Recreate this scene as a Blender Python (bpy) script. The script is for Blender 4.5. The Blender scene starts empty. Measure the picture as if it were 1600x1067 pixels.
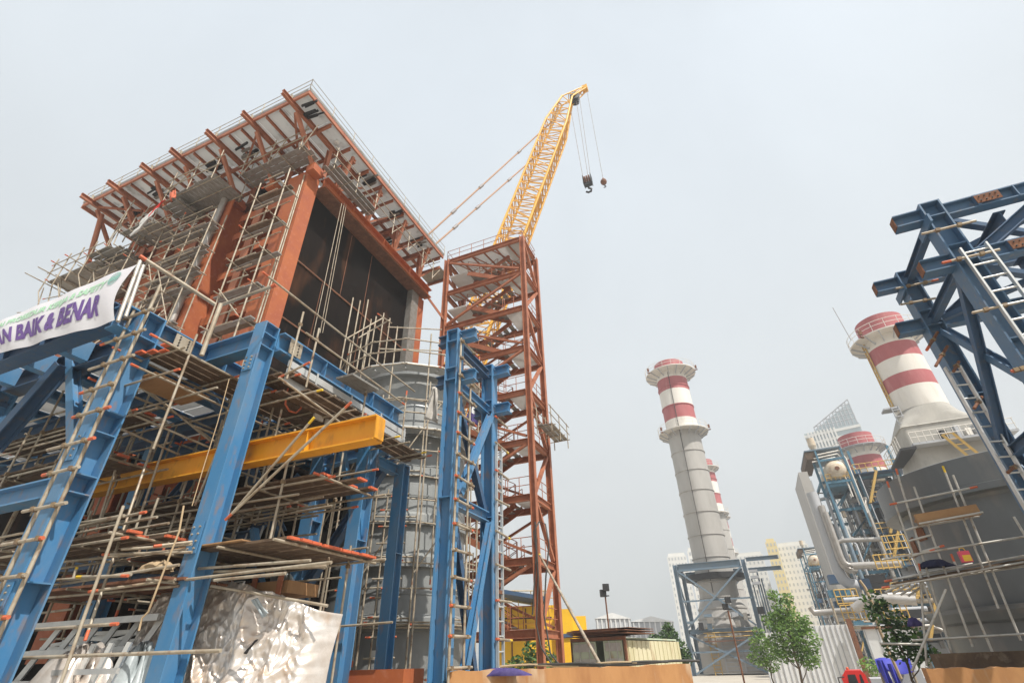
import bpy, math, random
from mathutils import Vector as V, Matrix, noise as mnoise
random.seed(11)
R_ = math.radians
S = bpy.context.scene
# ------------------------------------------------------------------ camera
EYE = V((0, 0, 1.7))
FPX, PITCH, ROLL, YAW = 780.07, R_(32.845), R_(-1.564), R_(22.549)
F_ = V((-math.sin(YAW)*math.cos(PITCH), math.cos(YAW)*math.cos(PITCH), math.sin(PITCH)))
R0 = V((math.cos(YAW), math.sin(YAW), 0)); U0 = R0.cross(F_)
RR = R0*math.cos(ROLL)+U0*math.sin(ROLL); UU = U0*math.cos(ROLL)-R0*math.sin(ROLL)
cd = bpy.data.cameras.new('camera'); cam = bpy.data.objects.new('camera', cd); S.collection.objects.link(cam)
cd.sensor_width = 36; cd.lens = FPX/1600*36; cd.clip_end = 3000; cd.clip_start = .05
m3 = Matrix((RR, UU, -F_)).transposed(); m4 = m3.to_4x4(); m4.translation = EYE; cam.matrix_world = m4
S.camera = cam
# ------------------------------------------------------------------ sky, sun, exposure
SUN_EL = R_(56); SUN_AZ = math.atan2(.88, -.46)          # from +X, a little behind the camera
W = bpy.data.worlds.new("World"); S.world = W; W.use_nodes = True
nt = W.node_tree; nt.nodes.clear()
out = nt.nodes.new('ShaderNodeOutputWorld'); bg = nt.nodes.new('ShaderNodeBackground')
sky = nt.nodes.new('ShaderNodeTexSky'); sky.sky_type = 'NISHITA'; sky.sun_disc = False
sky.sun_elevation = SUN_EL; sky.sun_rotation = SUN_AZ; sky.air_density = 1.0; sky.dust_density = 6; sky.ozone_density = 1.0
hs = nt.nodes.new('ShaderNodeHueSaturation'); hs.inputs['Saturation'].default_value = .45
veil = nt.nodes.new('ShaderNodeMix'); veil.data_type = 'RGBA'; veil.inputs[0].default_value = .82
# thin bright overcast veil over the clear sky: paler and warmer towards the horizon, faint cloud texture
wtc = nt.nodes.new('ShaderNodeTexCoord'); wsp = nt.nodes.new('ShaderNodeSeparateXYZ'); nt.links.new(wtc.outputs['Generated'], wsp.inputs[0])
wr = nt.nodes.new('ShaderNodeValToRGB'); wr.color_ramp.elements[0].color = (5.35, 5.55, 5.45, 1); wr.color_ramp.elements[1].color = (6.1, 6.7, 7.25, 1)
wr.color_ramp.elements[1].position = .85; nt.links.new(wsp.outputs[2], wr.inputs[0])
wn = nt.nodes.new('ShaderNodeTexNoise'); wn.inputs['Scale'].default_value = 1.7; wn.inputs['Detail'].default_value = 4; wn.inputs['Distortion'].default_value = .4
nt.links.new(wtc.outputs['Generated'], wn.inputs['Vector'])
wm = nt.nodes.new('ShaderNodeMapRange'); wm.inputs[1].default_value = .3; wm.inputs[2].default_value = .7; wm.inputs[3].default_value = .93; wm.inputs[4].default_value = 1.07
nt.links.new(wn.outputs[0], wm.inputs[0])
wv = nt.nodes.new('ShaderNodeVectorMath'); wv.operation = 'SCALE'; nt.links.new(wr.outputs[0], wv.inputs[0]); nt.links.new(wm.outputs[0], wv.inputs['Scale'])
nt.links.new(wv.outputs[0], veil.inputs[7])
nt.links.new(sky.outputs[0], hs.inputs['Color']); nt.links.new(hs.outputs[0], veil.inputs[6])
nt.links.new(veil.outputs[2], bg.inputs[0]); bg.inputs[1].default_value = .1
nt.links.new(bg.outputs[0], out.inputs[0])
sl = bpy.data.lights.new('sun', 'SUN'); sl.energy = 4.7; sl.angle = R_(.5); sl.color = (1, .955, .88)
so = bpy.data.objects.new('sun', sl); S.collection.objects.link(so)
sd = V((math.sin(SUN_AZ)*math.cos(SUN_EL), math.cos(SUN_AZ)*math.cos(SUN_EL), math.sin(SUN_EL)))
so.rotation_euler = sd.to_track_quat('Z', 'Y').to_euler()
S.view_settings.view_transform = 'Standard'; S.view_settings.look = 'None'
S.view_settings.exposure = 0.5; S.view_settings.gamma = 1
S.cycles.max_bounces = 6; S.cycles.volume_bounces = 0; S.cycles.use_denoising = True
S.cycles.volume_step_rate = 10

# ------------------------------------------------------------------ helpers
def P(x, y, X=None, Y=None, Z=None, D=None):
    """point of the place seen at photo pixel x,y on the plane X=, Y=, Z= or at ground distance D"""
    r = RR*((x-800)/FPX)-UU*((y-533.5)/FPX)+F_
    if X is not None: t = X/r.x
    elif Y is not None: t = Y/r.y
    elif Z is not None: t = (Z-1.7)/r.z
    else: t = D/math.hypot(r.x, r.y)
    return EYE+r*t

def mat(name, c, rough=.6, metal=0, c2=None, sc=3.0, amt=.5, bump=0, stretch=None, c3=None, sc3=14, amt3=.0, spec=.4, transl=0):
    m = bpy.data.materials.new(name); m.use_nodes = True; n = m.node_tree; b = n.nodes['Principled BSDF']
    b.inputs['Roughness'].default_value = rough; b.inputs['Metallic'].default_value = metal
    b.inputs['Specular IOR Level'].default_value = spec
    tc = n.nodes.new('ShaderNodeTexCoord'); mp = n.nodes.new('ShaderNodeMapping')
    if stretch: mp.inputs['Scale'].default_value = stretch
    n.links.new(tc.outputs['Object'], mp.inputs[0])
    ns = n.nodes.new('ShaderNodeTexNoise'); ns.inputs['Scale'].default_value = sc; ns.inputs['Detail'].default_value = 6
    ns.inputs['Roughness'].default_value = .65
    n.links.new(mp.outputs[0], ns.inputs['Vector'])
    rp = n.nodes.new('ShaderNodeValToRGB'); rp.color_ramp.elements[0].position = .38; rp.color_ramp.elements[1].position = .68
    n.links.new(ns.outputs[0], rp.inputs[0])
    mx = n.nodes.new('ShaderNodeMix'); mx.data_type = 'RGBA'
    c2 = c2 or tuple(v*.7 for v in c)
    mx.inputs[6].default_value = (*c, 1); mx.inputs[7].default_value = tuple(c[i]*(1-amt)+c2[i]*amt for i in range(3))+(1,)
    n.links.new(rp.outputs[0], mx.inputs[0]); last = mx.outputs[2]
    if c3:
        n3 = n.nodes.new('ShaderNodeTexNoise'); n3.inputs['Scale'].default_value = sc3; n3.inputs['Detail'].default_value = 8
        n.links.new(mp.outputs[0], n3.inputs['Vector'])
        r3 = n.nodes.new('ShaderNodeValToRGB'); r3.color_ramp.elements[0].position = .56; r3.color_ramp.elements[1].position = .72
        r3.color_ramp.elements[1].color = (amt3, amt3, amt3, 1)
        n.links.new(n3.outputs[0], r3.inputs[0])
        m2 = n.nodes.new('ShaderNodeMix'); m2.data_type = 'RGBA'; m2.inputs[7].default_value = (*c3, 1)
        n.links.new(r3.outputs[0], m2.inputs[0]); n.links.new(last, m2.inputs[6]); last = m2.outputs[2]
    n.links.new(last, b.inputs['Base Color'])
    if bump:
        bp = n.nodes.new('ShaderNodeBump'); bp.inputs['Strength'].default_value = bump; bp.inputs['Distance'].default_value = .05
        n.links.new(ns.outputs[0], bp.inputs['Height']); n.links.new(bp.outputs[0], b.inputs['Normal'])
    if transl:
        o = n.nodes['Material Output']; t = n.nodes.new('ShaderNodeBsdfTranslucent'); ms = n.nodes.new('ShaderNodeMixShader')
        n.links.new(last, t.inputs[0]); ms.inputs[0].default_value = transl
        n.links.new(b.outputs[0], ms.inputs[1]); n.links.new(t.outputs[0], ms.inputs[2]); n.links.new(ms.outputs[0], o.inputs[0])
    return m

M = dict(
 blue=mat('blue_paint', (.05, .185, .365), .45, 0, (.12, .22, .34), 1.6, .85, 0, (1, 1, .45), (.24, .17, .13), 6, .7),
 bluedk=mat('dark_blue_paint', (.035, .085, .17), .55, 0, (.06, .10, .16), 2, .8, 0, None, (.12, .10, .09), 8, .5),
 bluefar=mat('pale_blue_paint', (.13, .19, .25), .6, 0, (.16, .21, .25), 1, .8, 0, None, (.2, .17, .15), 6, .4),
 teal=mat('teal_paint', (.075, .20, .29), .6, 0, (.045, .12, .18), 1.2, .8),
 red=mat('red_primer', (.40, .115, .036), .62, 0, (.30, .075, .038), 1.2, .8, 0, None, (.44, .17, .10), 7, .5),
 redst=mat('red_primer_steel', (.39, .145, .075), .6, 0, (.22, .07, .035), 2.0, .8, 0, None, (.40, .19, .13), 10, .4),
 dark=mat('scorched_and_shade_black', (.008, .0072, .007), .9, 0, (.016, .011, .009), .6, .9, 0, (1, 1, .35), (.10, .042, .02), .8, .6, spec=.05),
 tubegrey=mat('pale_tube', (.50, .48, .44), .45, .3, (.38, .35, .30), 4, .9, 0, None, (.26, .17, .10), 8, .6),
 clampm=mat('clamp_steel', (.17, .115, .075), .7, .2, (.30, .22, .12), 9, .8),
 rust=mat('rust', (.20, .085, .045), .9, 0, (.11, .05, .03), 4, .9, .2, None, (.3, .14, .07), 10, .6),
 zinc=mat('galvanised_tube', (.42, .37, .29), .5, .2, (.25, .19, .125), 3, .95, 0, None, (.20, .10, .06), 7, .8),
 alu=mat('aluminium', (.62, .62, .60), .38, .5, (.5, .5, .49), 6, .7),
 orange=mat('orange_tip', (.60, .125, .05), .6, 0, (.36, .10, .05), 7, .9),
 yelltip=mat('yellow_tip', (.72, .48, .03), .55, 0, (.6, .4, .03), 9, .7),
 plank=mat('weathered_plank', (.13, .085, .052), .85, 0, (.07, .045, .03), 3, .9, .15, (1, 1, 1), (.26, .20, .14), 7, .6),
 ply=mat('plywood', (.36, .21, .10), .8, 0, (.28, .15, .07), 2.5, .8, 0, (1, 5, 1)),
 mplank=mat('metal_plank', (.30, .29, .27), .5, .4, (.20, .17, .14), 4, .8),
 yellow=mat('yellow_beam_paint', (.70, .32, .016), .5, 0, (.56, .23, .012), 1.1, .9, 0, (1, 1, .5), (.30, .14, .03), 5, .6),
 crane=mat('crane_yellow', (.74, .40, .045), .5, 0, (.62, .30, .03), .6, .8),
 cabyel=mat('machine_yellow', (.80, .48, .02), .45, 0, (.68, .38, .02), .8, .7),
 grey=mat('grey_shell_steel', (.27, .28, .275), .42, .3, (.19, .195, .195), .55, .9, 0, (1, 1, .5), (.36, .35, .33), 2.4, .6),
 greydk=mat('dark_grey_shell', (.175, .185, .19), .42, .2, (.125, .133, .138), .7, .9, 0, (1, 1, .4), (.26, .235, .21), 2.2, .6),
 stack=mat('stack_grey', (.43, .41, .385), .55, .15, (.36, .345, .32), .45, .95, 0, (1, 1, .25), (.30, .28, .25), 1.5, .4),
 stackw=mat('stack_white', (.70, .67, .62), .6, 0, (.62, .58, .52), .5, .9, 0, (1, 1, .25), (.45, .40, .34), 1.6, .5),
 stackr=mat('stack_red', (.40, .115, .12), .6, 0, (.33, .08, .085), .6, .9, 0, (1, 1, .25), (.48, .22, .20), 1.8, .5),
 conc=mat('bare_concrete', (.40, .38, .34), .85, 0, (.30, .285, .26), .5, .9, .1, (1, 1, .5), (.28, .26, .23), 2, .4),
 orconc=mat('rust_stained_concrete', (.44, .225, .09), .88, 0, (.27, .115, .045), 1.6, .95, .25, (1, 1, .3), (.56, .42, .28), 3.2, .85),
 ground=mat('dusty_ground', (.42, .38, .32), .95, 0, (.34, .30, .25), .3, .8, .2),
 white=mat('white_panel', (.70, .70, .69), .6, 0, (.60, .60, .59), .5, .9, 0, None, (.42, .40, .37), 3, .4),
 sheet=mat('translucent_sheet', (.66, .66, .65), .5, 0, (.60, .60, .59), 1.0, .9, 0, None, (.18, .17, .16), 1.6, .55, transl=.42),
 floorp=mat('pale_floor_panel', (.74, .74, .73), .6, 0, (.64, .64, .63), 2, .8, transl=.35),
 cloth=mat('white_banner_cloth', (.84, .83, .86), .75, 0, (.80, .78, .83), 1, .6, transl=.3),
 purple=mat('purple_print', (.115, .055, .23), .7, 0, (.15, .09, .27), 4, .6),
 green=mat('green_print', (.36, .60, .40), .7, 0, (.44, .66, .48), 4, .6),
 foil=mat('crumpled_foil', (.68, .64, .60), .38, .5, (.52, .44, .37), 1.8, .95, .25, None, (.50, .33, .20), 2.0, .75),
 purplec=mat('purple_cloth', (.05, .035, .14), .9, 0, (.10, .08, .20), 8, .8),
 navy=mat('navy_cloth', (.012, .014, .04), .9),
 tarp=mat('blue_tarp', (.055, .06, .42), .5, 0, (.04, .045, .30), 3, .8, .2),
 dirtcl=mat('dirty_white_sheet', (.50, .47, .43), .85, 0, (.34, .31, .27), 3, .9, .3),
 plastic=mat('clear_grey_sheet', (.42, .46, .47), .35, 0, (.26, .29, .30), 3, .8, .3),
 rope=mat('tan_rope', (.42, .31, .19), .9),
 wire=mat('dark_cable', (.06, .055, .05), .6),
 wireg=mat('steel_rope', (.30, .27, .26), .6),
 pend=mat('rusty_pendant_rope', (.42, .25, .16), .7),
 black=mat('black_metal', (.02, .02, .022), .6),
 contg=mat('pale_green_container', (.40, .47, .36), .6, 0, (.50, .54, .42), 1, .8, 0, (1, 1, .4), (.30, .16, .07), 2.2, .7),
 conty=mat('faded_yellow_container', (.58, .53, .36), .7, 0, (.44, .40, .22), 1, .8, 0, (1, 1, .4), (.32, .18, .08), 2.2, .6),
 apw=mat('apartment_white', (.70, .69, .66), .85, 0, (.60, .58, .53), .05, .8),
 apy=mat('apartment_yellow', (.68, .55, .26), .85, 0, (.62, .50, .24), .05, .8),
 glass=mat('window_glass', (.36, .38, .39), .3, 0, (.46, .48, .49), .4, .8),
 glassdk=mat('dark_glass', (.02, .025, .03), .15, 0, (.03, .035, .04), 1, .5),
 gtower=mat('tower_glazing', (.38, .44, .46), .25, 0, (.30, .36, .39), .05, .8),
 clad=mat('grey_cladding', (.42, .43, .45), .7, .1, (.33, .34, .36), .25, .9, 0, (1, 1, .2)),
 pipe=mat('lagged_pipe', (.42, .40, .375), .45, .4, (.31, .285, .26), 1.5, .9),
 rail=mat('yellow_railing', (.58, .37, .09), .6, 0, (.42, .28, .09), 2, .8),
 tank=mat('cream_drum', (.62, .55, .44), .55, .1, (.42, .30, .19), 1.2, .9),
 bark=mat('bark', (.16, .12, .085), .95, 0, (.09, .07, .05), 6, .9, .3),
 leafa=mat('leaf_bright', (.22, .34, .085), .6, 0, (.12, .23, .045), 2, .9, transl=.35),
 leafb=mat('leaf_mid', (.11, .20, .05), .6, 0, (.07, .14, .035), 2, .9, transl=.3),
 leafc=mat('leaf_dark', (.04, .085, .025), .65, 0, (.028, .06, .02), 2, .9, transl=.25),
 truckred=mat('truck_red', (.66, .03, .028), .35, 0, (.55, .03, .028), 1, .6),
 tyre=mat('tyre_rubber', (.025, .025, .025), .9),
 pinkbag=mat('pink_bag', (.72, .09, .14), .55), yelbag=mat('yellow_bag', (.80, .50, .05), .55),
 greenbot=mat('green_cloth', (.05, .32, .14), .6),
)

class MB:
    def __init__(s): s.v = []; s.f = []; s.m = []; s.sm = []; s.mi = 0
    def add(s, vs, fs, smooth=False, mi=None):
        b = len(s.v); s.v += [V(q) for q in vs]
        for f in fs:
            s.f.append([i+b for i in f]); s.m.append(s.mi if mi is None else mi); s.sm.append(smooth)
        return s
    def box(s, c, d, rz=0, mi=None):
        c = V(c); x, y, z = d[0]/2, d[1]/2, d[2]/2; ca, sa = math.cos(rz), math.sin(rz)
        vs = [c+V((px*ca-py*sa, px*sa+py*ca, pz)) for pz in (-z, z) for px, py in ((-x, -y), (x, -y), (x, y), (-x, y))]
        return s.add(vs, [(3, 2, 1, 0), (4, 5, 6, 7), (0, 1, 5, 4), (1, 2, 6, 5), (2, 3, 7, 6), (3, 0, 4, 7)], mi=mi)
    def b2(s, x0, x1, y0, y1, z0, z1, mi=None):
        return s.box(((x0+x1)/2, (y0+y1)/2, (z0+z1)/2), (abs(x1-x0), abs(y1-y0), abs(z1-z0)), mi=mi)
    def frame(s, a, b, up=None):
        d = (V(b)-V(a)).normalized(); up = V(up) if up else V((0, 0, 1))
        if abs(d.dot(up.normalized())) > .999: up = V((1, 0, 0)) if abs(d.x) < .9 else V((0, 1, 0))
        x = d.cross(up).normalized(); return d, x, x.cross(d).normalized()
    def bar(s, a, b, w, h, up=None, mi=None):
        a, b = V(a), V(b); d, x, u = s.frame(a, b, up)
        vs = [p+x*(i*w/2)+u*(j*h/2) for p in (a, b) for i, j in ((-1, -1), (1, -1), (1, 1), (-1, 1))]
        return s.add(vs, [(3, 2, 1, 0), (4, 5, 6, 7), (0, 1, 5, 4), (1, 2, 6, 5), (2, 3, 7, 6), (3, 0, 4, 7)], mi=mi)
    def hbeam(s, a, b, h=.3, w=.3, tf=.028, tw=.02, up=None):
        """rolled H section: web stands along up, flanges across it"""
        a, b = V(a), V(b); d, x, u = s.frame(a, b, up)
        for k in (-1, 1): o = u*(k*(h-tf)/2); s.bar(a+o, b+o, w, tf, up)
        return s.bar(a, b, tw, h-2*tf-.004, up)
    def tube(s, a, b, r=.03, n=7, mi=None, caps=True):
        a, b = V(a), V(b); d, x, u = s.frame(a, b)
        vs = []
        for p in (a, b):
            for i in range(n):
                t = 2*math.pi*i/n; vs.append(p+x*(r*math.cos(t))+u*(r*math.sin(t)))
        s.add(vs, [(i, (i+1) % n, n+(i+1) % n, n+i) for i in range(n)], True, mi)
        if caps: s.add(vs, [tuple(range(n))[::-1], tuple(range(n, 2*n))], False, mi)
        return s
    def path(s, pts, r=.02, n=6, mi=None):
        pts = [V(p) for p in pts]; vs = []; k = len(pts); pu = None
        for i, p in enumerate(pts):
            d = (pts[min(i+1, k-1)]-pts[max(i-1, 0)]).normalized()
            if pu is None: pu = V((0, 0, 1)) if abs(d.z) < .95 else V((1, 0, 0))
            x = d.cross(pu).normalized(); u = x.cross(d).normalized(); pu = u
            for j in range(n):
                t = 2*math.pi*j/n; vs.append(p+x*(r*math.cos(t))+u*(r*math.sin(t)))
        fs = [(i*n+j, i*n+(j+1) % n, (i+1)*n+(j+1) % n, (i+1)*n+j) for i in range(k-1) for j in range(n)]
        s.add(vs, fs, True, mi); s.add(vs, [tuple(range(n))[::-1], tuple(range((k-1)*n, k*n))], False, mi); return s
    def lathe(s, c, prof, n=48, mi=None, smooth=True, a0=0, a1=None):
        """prof: list of (radius, z); each segment gets its own vertices so steps stay crisp"""
        c = V(c); full = a1 is None; a1 = a0+2*math.pi if full else a1
        for (r0, z0), (r1, z1) in zip(prof, prof[1:]):
            vs = []
            for r, z in ((r0, z0), (r1, z1)):
                for i in range(n+1):
                    t = a0+(a1-a0)*i/n; vs.append(c+V((r*math.cos(t), r*math.sin(t), z)))
            s.add(vs, [(i, i+1, n+2+i, n+1+i) for i in range(n)], smooth, mi)
        return s
    def grid(s, fn, nu, nv, mi=None, smooth=True):
        vs = [fn(i/nu, j/nv) for j in range(nv+1) for i in range(nu+1)]
        return s.add(vs, [(j*(nu+1)+i, j*(nu+1)+i+1, (j+1)*(nu+1)+i+1, (j+1)*(nu+1)+i) for j in range(nv) for i in range(nu)], smooth, mi)
    def build(s, name, mats, parent=None):
        me = bpy.data.meshes.new(name); o = bpy.data.objects.new(name, me)
        off = V(parent['_o']) if parent is not None else V((0, 0, 0))
        if parent is None and s.v:
            n = len(s.v); off = V((sum(v.x for v in s.v)/n, sum(v.y for v in s.v)/n, min(v.z for v in s.v)))
            o.location = off
        me.from_pydata([v-off for v in s.v], [], s.f)
        for k in (mats if isinstance(mats, (list, tuple)) else [mats]): me.materials.append(M[k] if isinstance(k, str) else k)
        me.polygons.foreach_set('material_index', s.m); me.polygons.foreach_set('use_smooth', s.sm); me.update()
        S.collection.objects.link(o)
        if parent is not None: o.parent = parent; o['_o'] = list(off)
        return o

def thing(name, label, cat, loc, group=None):
    o = bpy.data.objects.new(name, None); S.collection.objects.link(o); o.location = loc; o['_o'] = list(loc)
    o['label'] = label; o['category'] = cat; o.empty_display_size = .3
    if group: o['group'] = group
    return o
def tag(o, label, cat, group=None):
    o['label'] = label; o['category'] = cat
    if group: o['group'] = group
    return o
def struct(name, mb, mats): o = mb.build(name, mats); o['kind'] = 'structure'; return o
def U(a, b): return random.uniform(a, b)

# ---- scaffold pieces
TR = .0235
def pole(root, a, b, name='pole', t0=None, t1=None, r=TR, mat_='zinc', cl=None):
    """a scaffold tube with coloured ends (t0, t1: 'orange' / 'yelltip') and clamps at fractions cl"""
    mb = MB(); a, b = V(a), V(b); L = (b-a).length; d = (b-a)/L; k = min(.14, L*.2); mats = [mat_, 'orange', 'yelltip', 'clampm']
    if t0 == 'orange' and U(0, 1) < .45: t0 = None
    if t1 == 'orange' and U(0, 1) < .45: t1 = None
    p, q = a, b
    idx = {'orange': 1, 'yelltip': 2}
    if t0: mb.tube(a, a+d*k, r*1.02, mi=idx[t0]); p = a+d*k
    if t1: mb.tube(b-d*k, b, r*1.02, mi=idx[t1]); q = b-d*k
    mb.tube(p, q, r)
    for f in (cl or ()):
        c = a.lerp(b, f); mb.bar(c-d*.035, c+d*.035, r*2.9, r*2.5, mi=3)
    return mb.build(name, mats, root)
def deck(root, x0, x1, y0, y1, z, along='x', w=.23, tips=True, m='plank', name='board', gap=.035, jit=.12, th=.04, sub=True, tr=1.3):
    """a deck of separate boards on transom tubes"""
    L0, L1, c0, c1 = (x0, x1, y0, y1) if along == 'x' else (y0, y1, x0, x1)
    c = c0+w/2
    while c < c1:
        mb = MB(); a, b = L0+U(-jit, jit), L1+U(-jit, jit); dz = U(-.006, .006)
        def bx(p, q, mi):
            if along == 'x': mb.b2(p, q, c-w/2, c+w/2, z+dz, z+dz+th, mi)
            else: mb.b2(c-w/2, c+w/2, p, q, z+dz, z+dz+th, mi)
        if tips: bx(a, a+.1, 1); bx(a+.1, b-.07, 0); bx(b-.07, b, 1)
        else: bx(a, b, 0)
        mb.build(name, [m, 'orange'], root); c += w+gap
    if sub:
        n = max(2, int((L1-L0)/tr)+1)
        for i in range(n):
            t = L0+.15+(L1-L0-.3)*i/(n-1)
            if along == 'x': pole(root, (t, y0-.2, z-TR-.008), (t, y1+.2, z-TR-.008), 'transom', 'orange' if U(0, 1) < .5 else None, None)
            else: pole(root, (x0-.2, t, z-TR-.008), (x1+.2, t, z-TR-.008), 'transom', None, 'orange' if U(0, 1) < .5 else None)
def leafball(mb, c, rad, n, size, mats=3, squash=.8, core=.55):
    for _ in range(n):
        while True:
            d = V((U(-1, 1), U(-1, 1), U(-1, 1)))
            if core < d.length < 1: break
        p = V(c)+V((d.x*rad, d.y*rad, d.z*rad*squash)); s = size*U(.6, 1.4)
        a = V((U(-1, 1), U(-1, 1), U(-.6, .6))).normalized()*s; b = a.cross(V((U(-1, 1), U(-1, 1), U(-1, 1)))).normalized()*s*.55
        mb.add([p-a, p+b*.9-a*.2, p+a, p-b*.9-a*.2], [(0, 1, 2, 3)], False, random.randrange(mats))

# ------------------------------------------------------------------ ground
struct('ground', MB().add([(-600, -300, 0), (600, -300, 0), (600, 1500, 0), (-600, 1500, 0)], [(0, 1, 2, 3)]), 'ground')

# ------------------------------------------------------------------ boiler house (red steel casing, scorched end wall, roof on struts)
bh = thing('boiler_house', 'red primed steel boiler casing with scorched black end wall under a sheeted roof on struts', 'industrial building', (-20, 14, 0))
FX, FY = -13.66, 10.0
MB().b2(-18.5, -14.3, 10.55, 19, 5, 20).build('wall', 'red', bh); MB().b2(-28, -18.51, 10.55, 19, 8, 20).build('wall', 'red', bh); MB().b2(-28, -18.52, 10.75, 19, 5, 7.99).build('lower_wall', 'dark', bh); MB().b2(-28, -14.3, 10.75, 19, .2, 4.99).build('lower_wall', 'dark', bh)  # lower walls coloured black to paint in the deep shade behind the decks
MB().b2(-13.9, -11.9, 12.2, 14.6, .2, 6.8).build('added_shade_block', 'dark', bh)  # dark block added to deepen the shade inside the frame
# corner column and piers of the front wall
def pier(x0, x1, yf, z0=2, z1=20.2):
    mb = MB(); xm = (x0+x1)/2
    mb.b2(x0, x1, yf, yf+.05, z0, z1); mb.b2(xm-.03, xm+.03, yf+.05, 10.6, z0, z1); mb.b2(x0, x1, 10.5, 10.56, z0, z1)
    return mb.build('pier', 'red', bh)
pier(-18.55, -17.6, 9.55); pier(-22.6, -21.7, 9.8, 8); pier(-26.9, -26.1, 9.8, 8)
mb = MB(); mb.b2(-14.75, -13.84, 9.9, 9.97, 2, 20.3); mb.b2(-13.84, -13.60, 9.9, 10.55, 2, 20.3); mb.b2(-14.75, -14.70, 9.97, 10.5, 2, 20.3)
mb.build('corner_column', 'red', bh)
MB().tube((-13.78, 9.86, 3), (-13.78, 9.86, 20), .03).build('conduit', 'zinc', bh)
MB().tube((-18.25, 9.40, 8.5), (-18.05, 9.40, 20), .13, 12).build('downpipe', 'pipe', bh)
for x0, x1 in ((-17.55, -14.8), (-21.65, -18.6), (-26.05, -22.65)):
    z = 5.2 if x0 > -18 else 8.2; k = 0
    while z < 20:
        mb = MB(); d = .46; mb.b2(x0, x1, 10.55-d, 10.55, z, z+.03); mb.b2(x0, x1, 10.55-d, 10.55-d+.03, z-.18, z+.21)
        mb.build('stiffener', 'red', bh); z += 1.16
    xm = x0+(x1-x0)*.48
    MB().b2(xm-.21, xm+.21, 9.98, 10.03, 5 if x0 > -18 else 8, 20).build('pilaster', 'redst', bh)
# dark end wall
MB().b2(-14.28, -13.95, 10.56, 18.75, 2, 19.7).build('end_wall', 'dark', bh)
for z in (4.3, 7.1, 9.95, 12.95, 15.8):
    MB().b2(-13.949, -13.90, 10.56, 18.75, z, z+.06).build('seam_rib', 'rust', bh)
for y, z0, z1 in ((12.3, 10.0, 15.79), (15.0, 13.02, 19.6), (13.4, 15.87, 19.6), (16.6, 10.02, 15.79)):
    MB().b2(-13.949, -13.935, y, y+.03, z0, z1).build('weld_seam', 'rust', bh)
mb = MB(); mb.b2(-13.95, -13.2, 10.56, 19.3, 19.70, 19.76); mb.build('soffit_plate', 'rust', bh)
MB().hbeam((-13.36, 10.56, 20.05), (-13.36, 19.5, 20.05), .56, .46, .05, .03).build('head_beam', 'red', bh)
mb = MB(); mb.b2(-14.2, -13.62, 18.95, 19.5, 2, 19.68); mb.build('corner_column', 'red', bh)
MB().b2(-13.945, -13.60, 18.3, 18.94, 2, 19.68).build('insulation_strip', 'mplank', bh)
for y in (11.4, 12.4, 14.8, 17.2):
    MB().b2(-13.13, -13.12, y, y+.03, 19.8, 20.3).build('web_stiffener', 'red', bh)
MB().b2(-28, -14.3, 10.2, 19.3, 20.31, 20.45).build('casing_top', 'rust', bh)
# roof sheet, edge channel, beams
RX0, RX1, RY0, RY1, RZ = -27.75, -12.55, 8.05, 19.5, 22.7
nx, ny = 10, 8
for i in range(nx):
    for j in range(ny):
        if (i, j) in ((5, 3), (7, 2), (3, 4), (8, 4), (6, 6)): continue
        x0 = RX0+(RX1-RX0)*i/nx; y0 = RY0+(RY1-RY0)*j/ny
        MB().b2(x0+.01, x0+(RX1-RX0)/nx-.01, y0+.01, y0+(RY1-RY0)/ny-.01, RZ, RZ+.03+U(0, .01)).build('roof_sheet', 'sheet', bh)
mb = MB()
MB().b2(RX0, RX1, RY0-.08, RY0+.0, RZ-.12, RZ+.1).build('edge_channel', 'redst', bh)
MB().b2(RX1-.0, RX1+.08, RY0-.08, RY1, RZ-.14, RZ+.1).build('edge_channel', 'redst', bh)
MB().b2(RX0, RX1, RY0-.1, RY0-.085, RZ+.1, RZ+.26).build('toe_board', 'mplank', bh)
MB().b2(RX1+.085, RX1+.1, RY0-.1, RY1, RZ+.1, RZ+.26).build('toe_board', 'mplank', bh)
MB().b2(RX0-.06, RX0, RY0-.08, RY1, RZ-.22, RZ+.12).build('edge_channel', 'redst', bh)
OX = [-13.42, -15.76, -18.0, -20.35, -22.4, -24.87, -26.94]
for x in OX:
    MB().hbeam((x, 7.45, RZ-.17), (x, 12.6, RZ-.17), .27, .15, .025, .02).build('roof_beam', 'redst', bh)
    s = MB(); s.bar((x, 8.35, RZ-.4), (x, 9.95, 20.35), .15, .16, (1, 0, 0)); s.build('strut', 'redst', bh)
    MB().b2(x-.22, x+.22, 9.75, 10.3, 20.05, 20.46).build('strut_seat', 'red', bh)
    MB().hbeam((x, 10.5, 20.4), (x, 10.5, RZ-.38), .18, .18, .02, .015).build('post', 'redst', bh)
    MB().box((x-.02, RY0-.12, RZ+.02), (.05, .12, .5)).build('clip', 'zinc', bh)
MB().tube((-26.9, 8.6, 22.2), (-27.2, 9.4, 18.6), .12, 8).build('hanger_post', 'redst', bh)
for x0, x1 in zip(OX, OX[1:]):
    for f in (.34, .68):
        x = x0+(x1-x0)*f
        MB().hbeam((x, RY0+.03, RZ-.1), (x, 10.9, RZ-.1), .14, .085, .02, .015).build('joist', 'redst', bh)
for y in (9.55, 10.9, 12.3):
    MB().hbeam((RX0+.2, y, RZ-.22), (RX1-.03, y, RZ-.22), .18, .11, .02, .015).build('purlin', 'redst', bh)
for y in (13.4, 14.4, 15.4, 16.4, 17.4, 18.4, 19.3):
    MB().hbeam((-17.5, y, RZ-.2), (RX1-.03, y, RZ-.2), .2 if int(y) % 2 else .14, .1, .02, .015).build('purlin', 'redst', bh)
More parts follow.
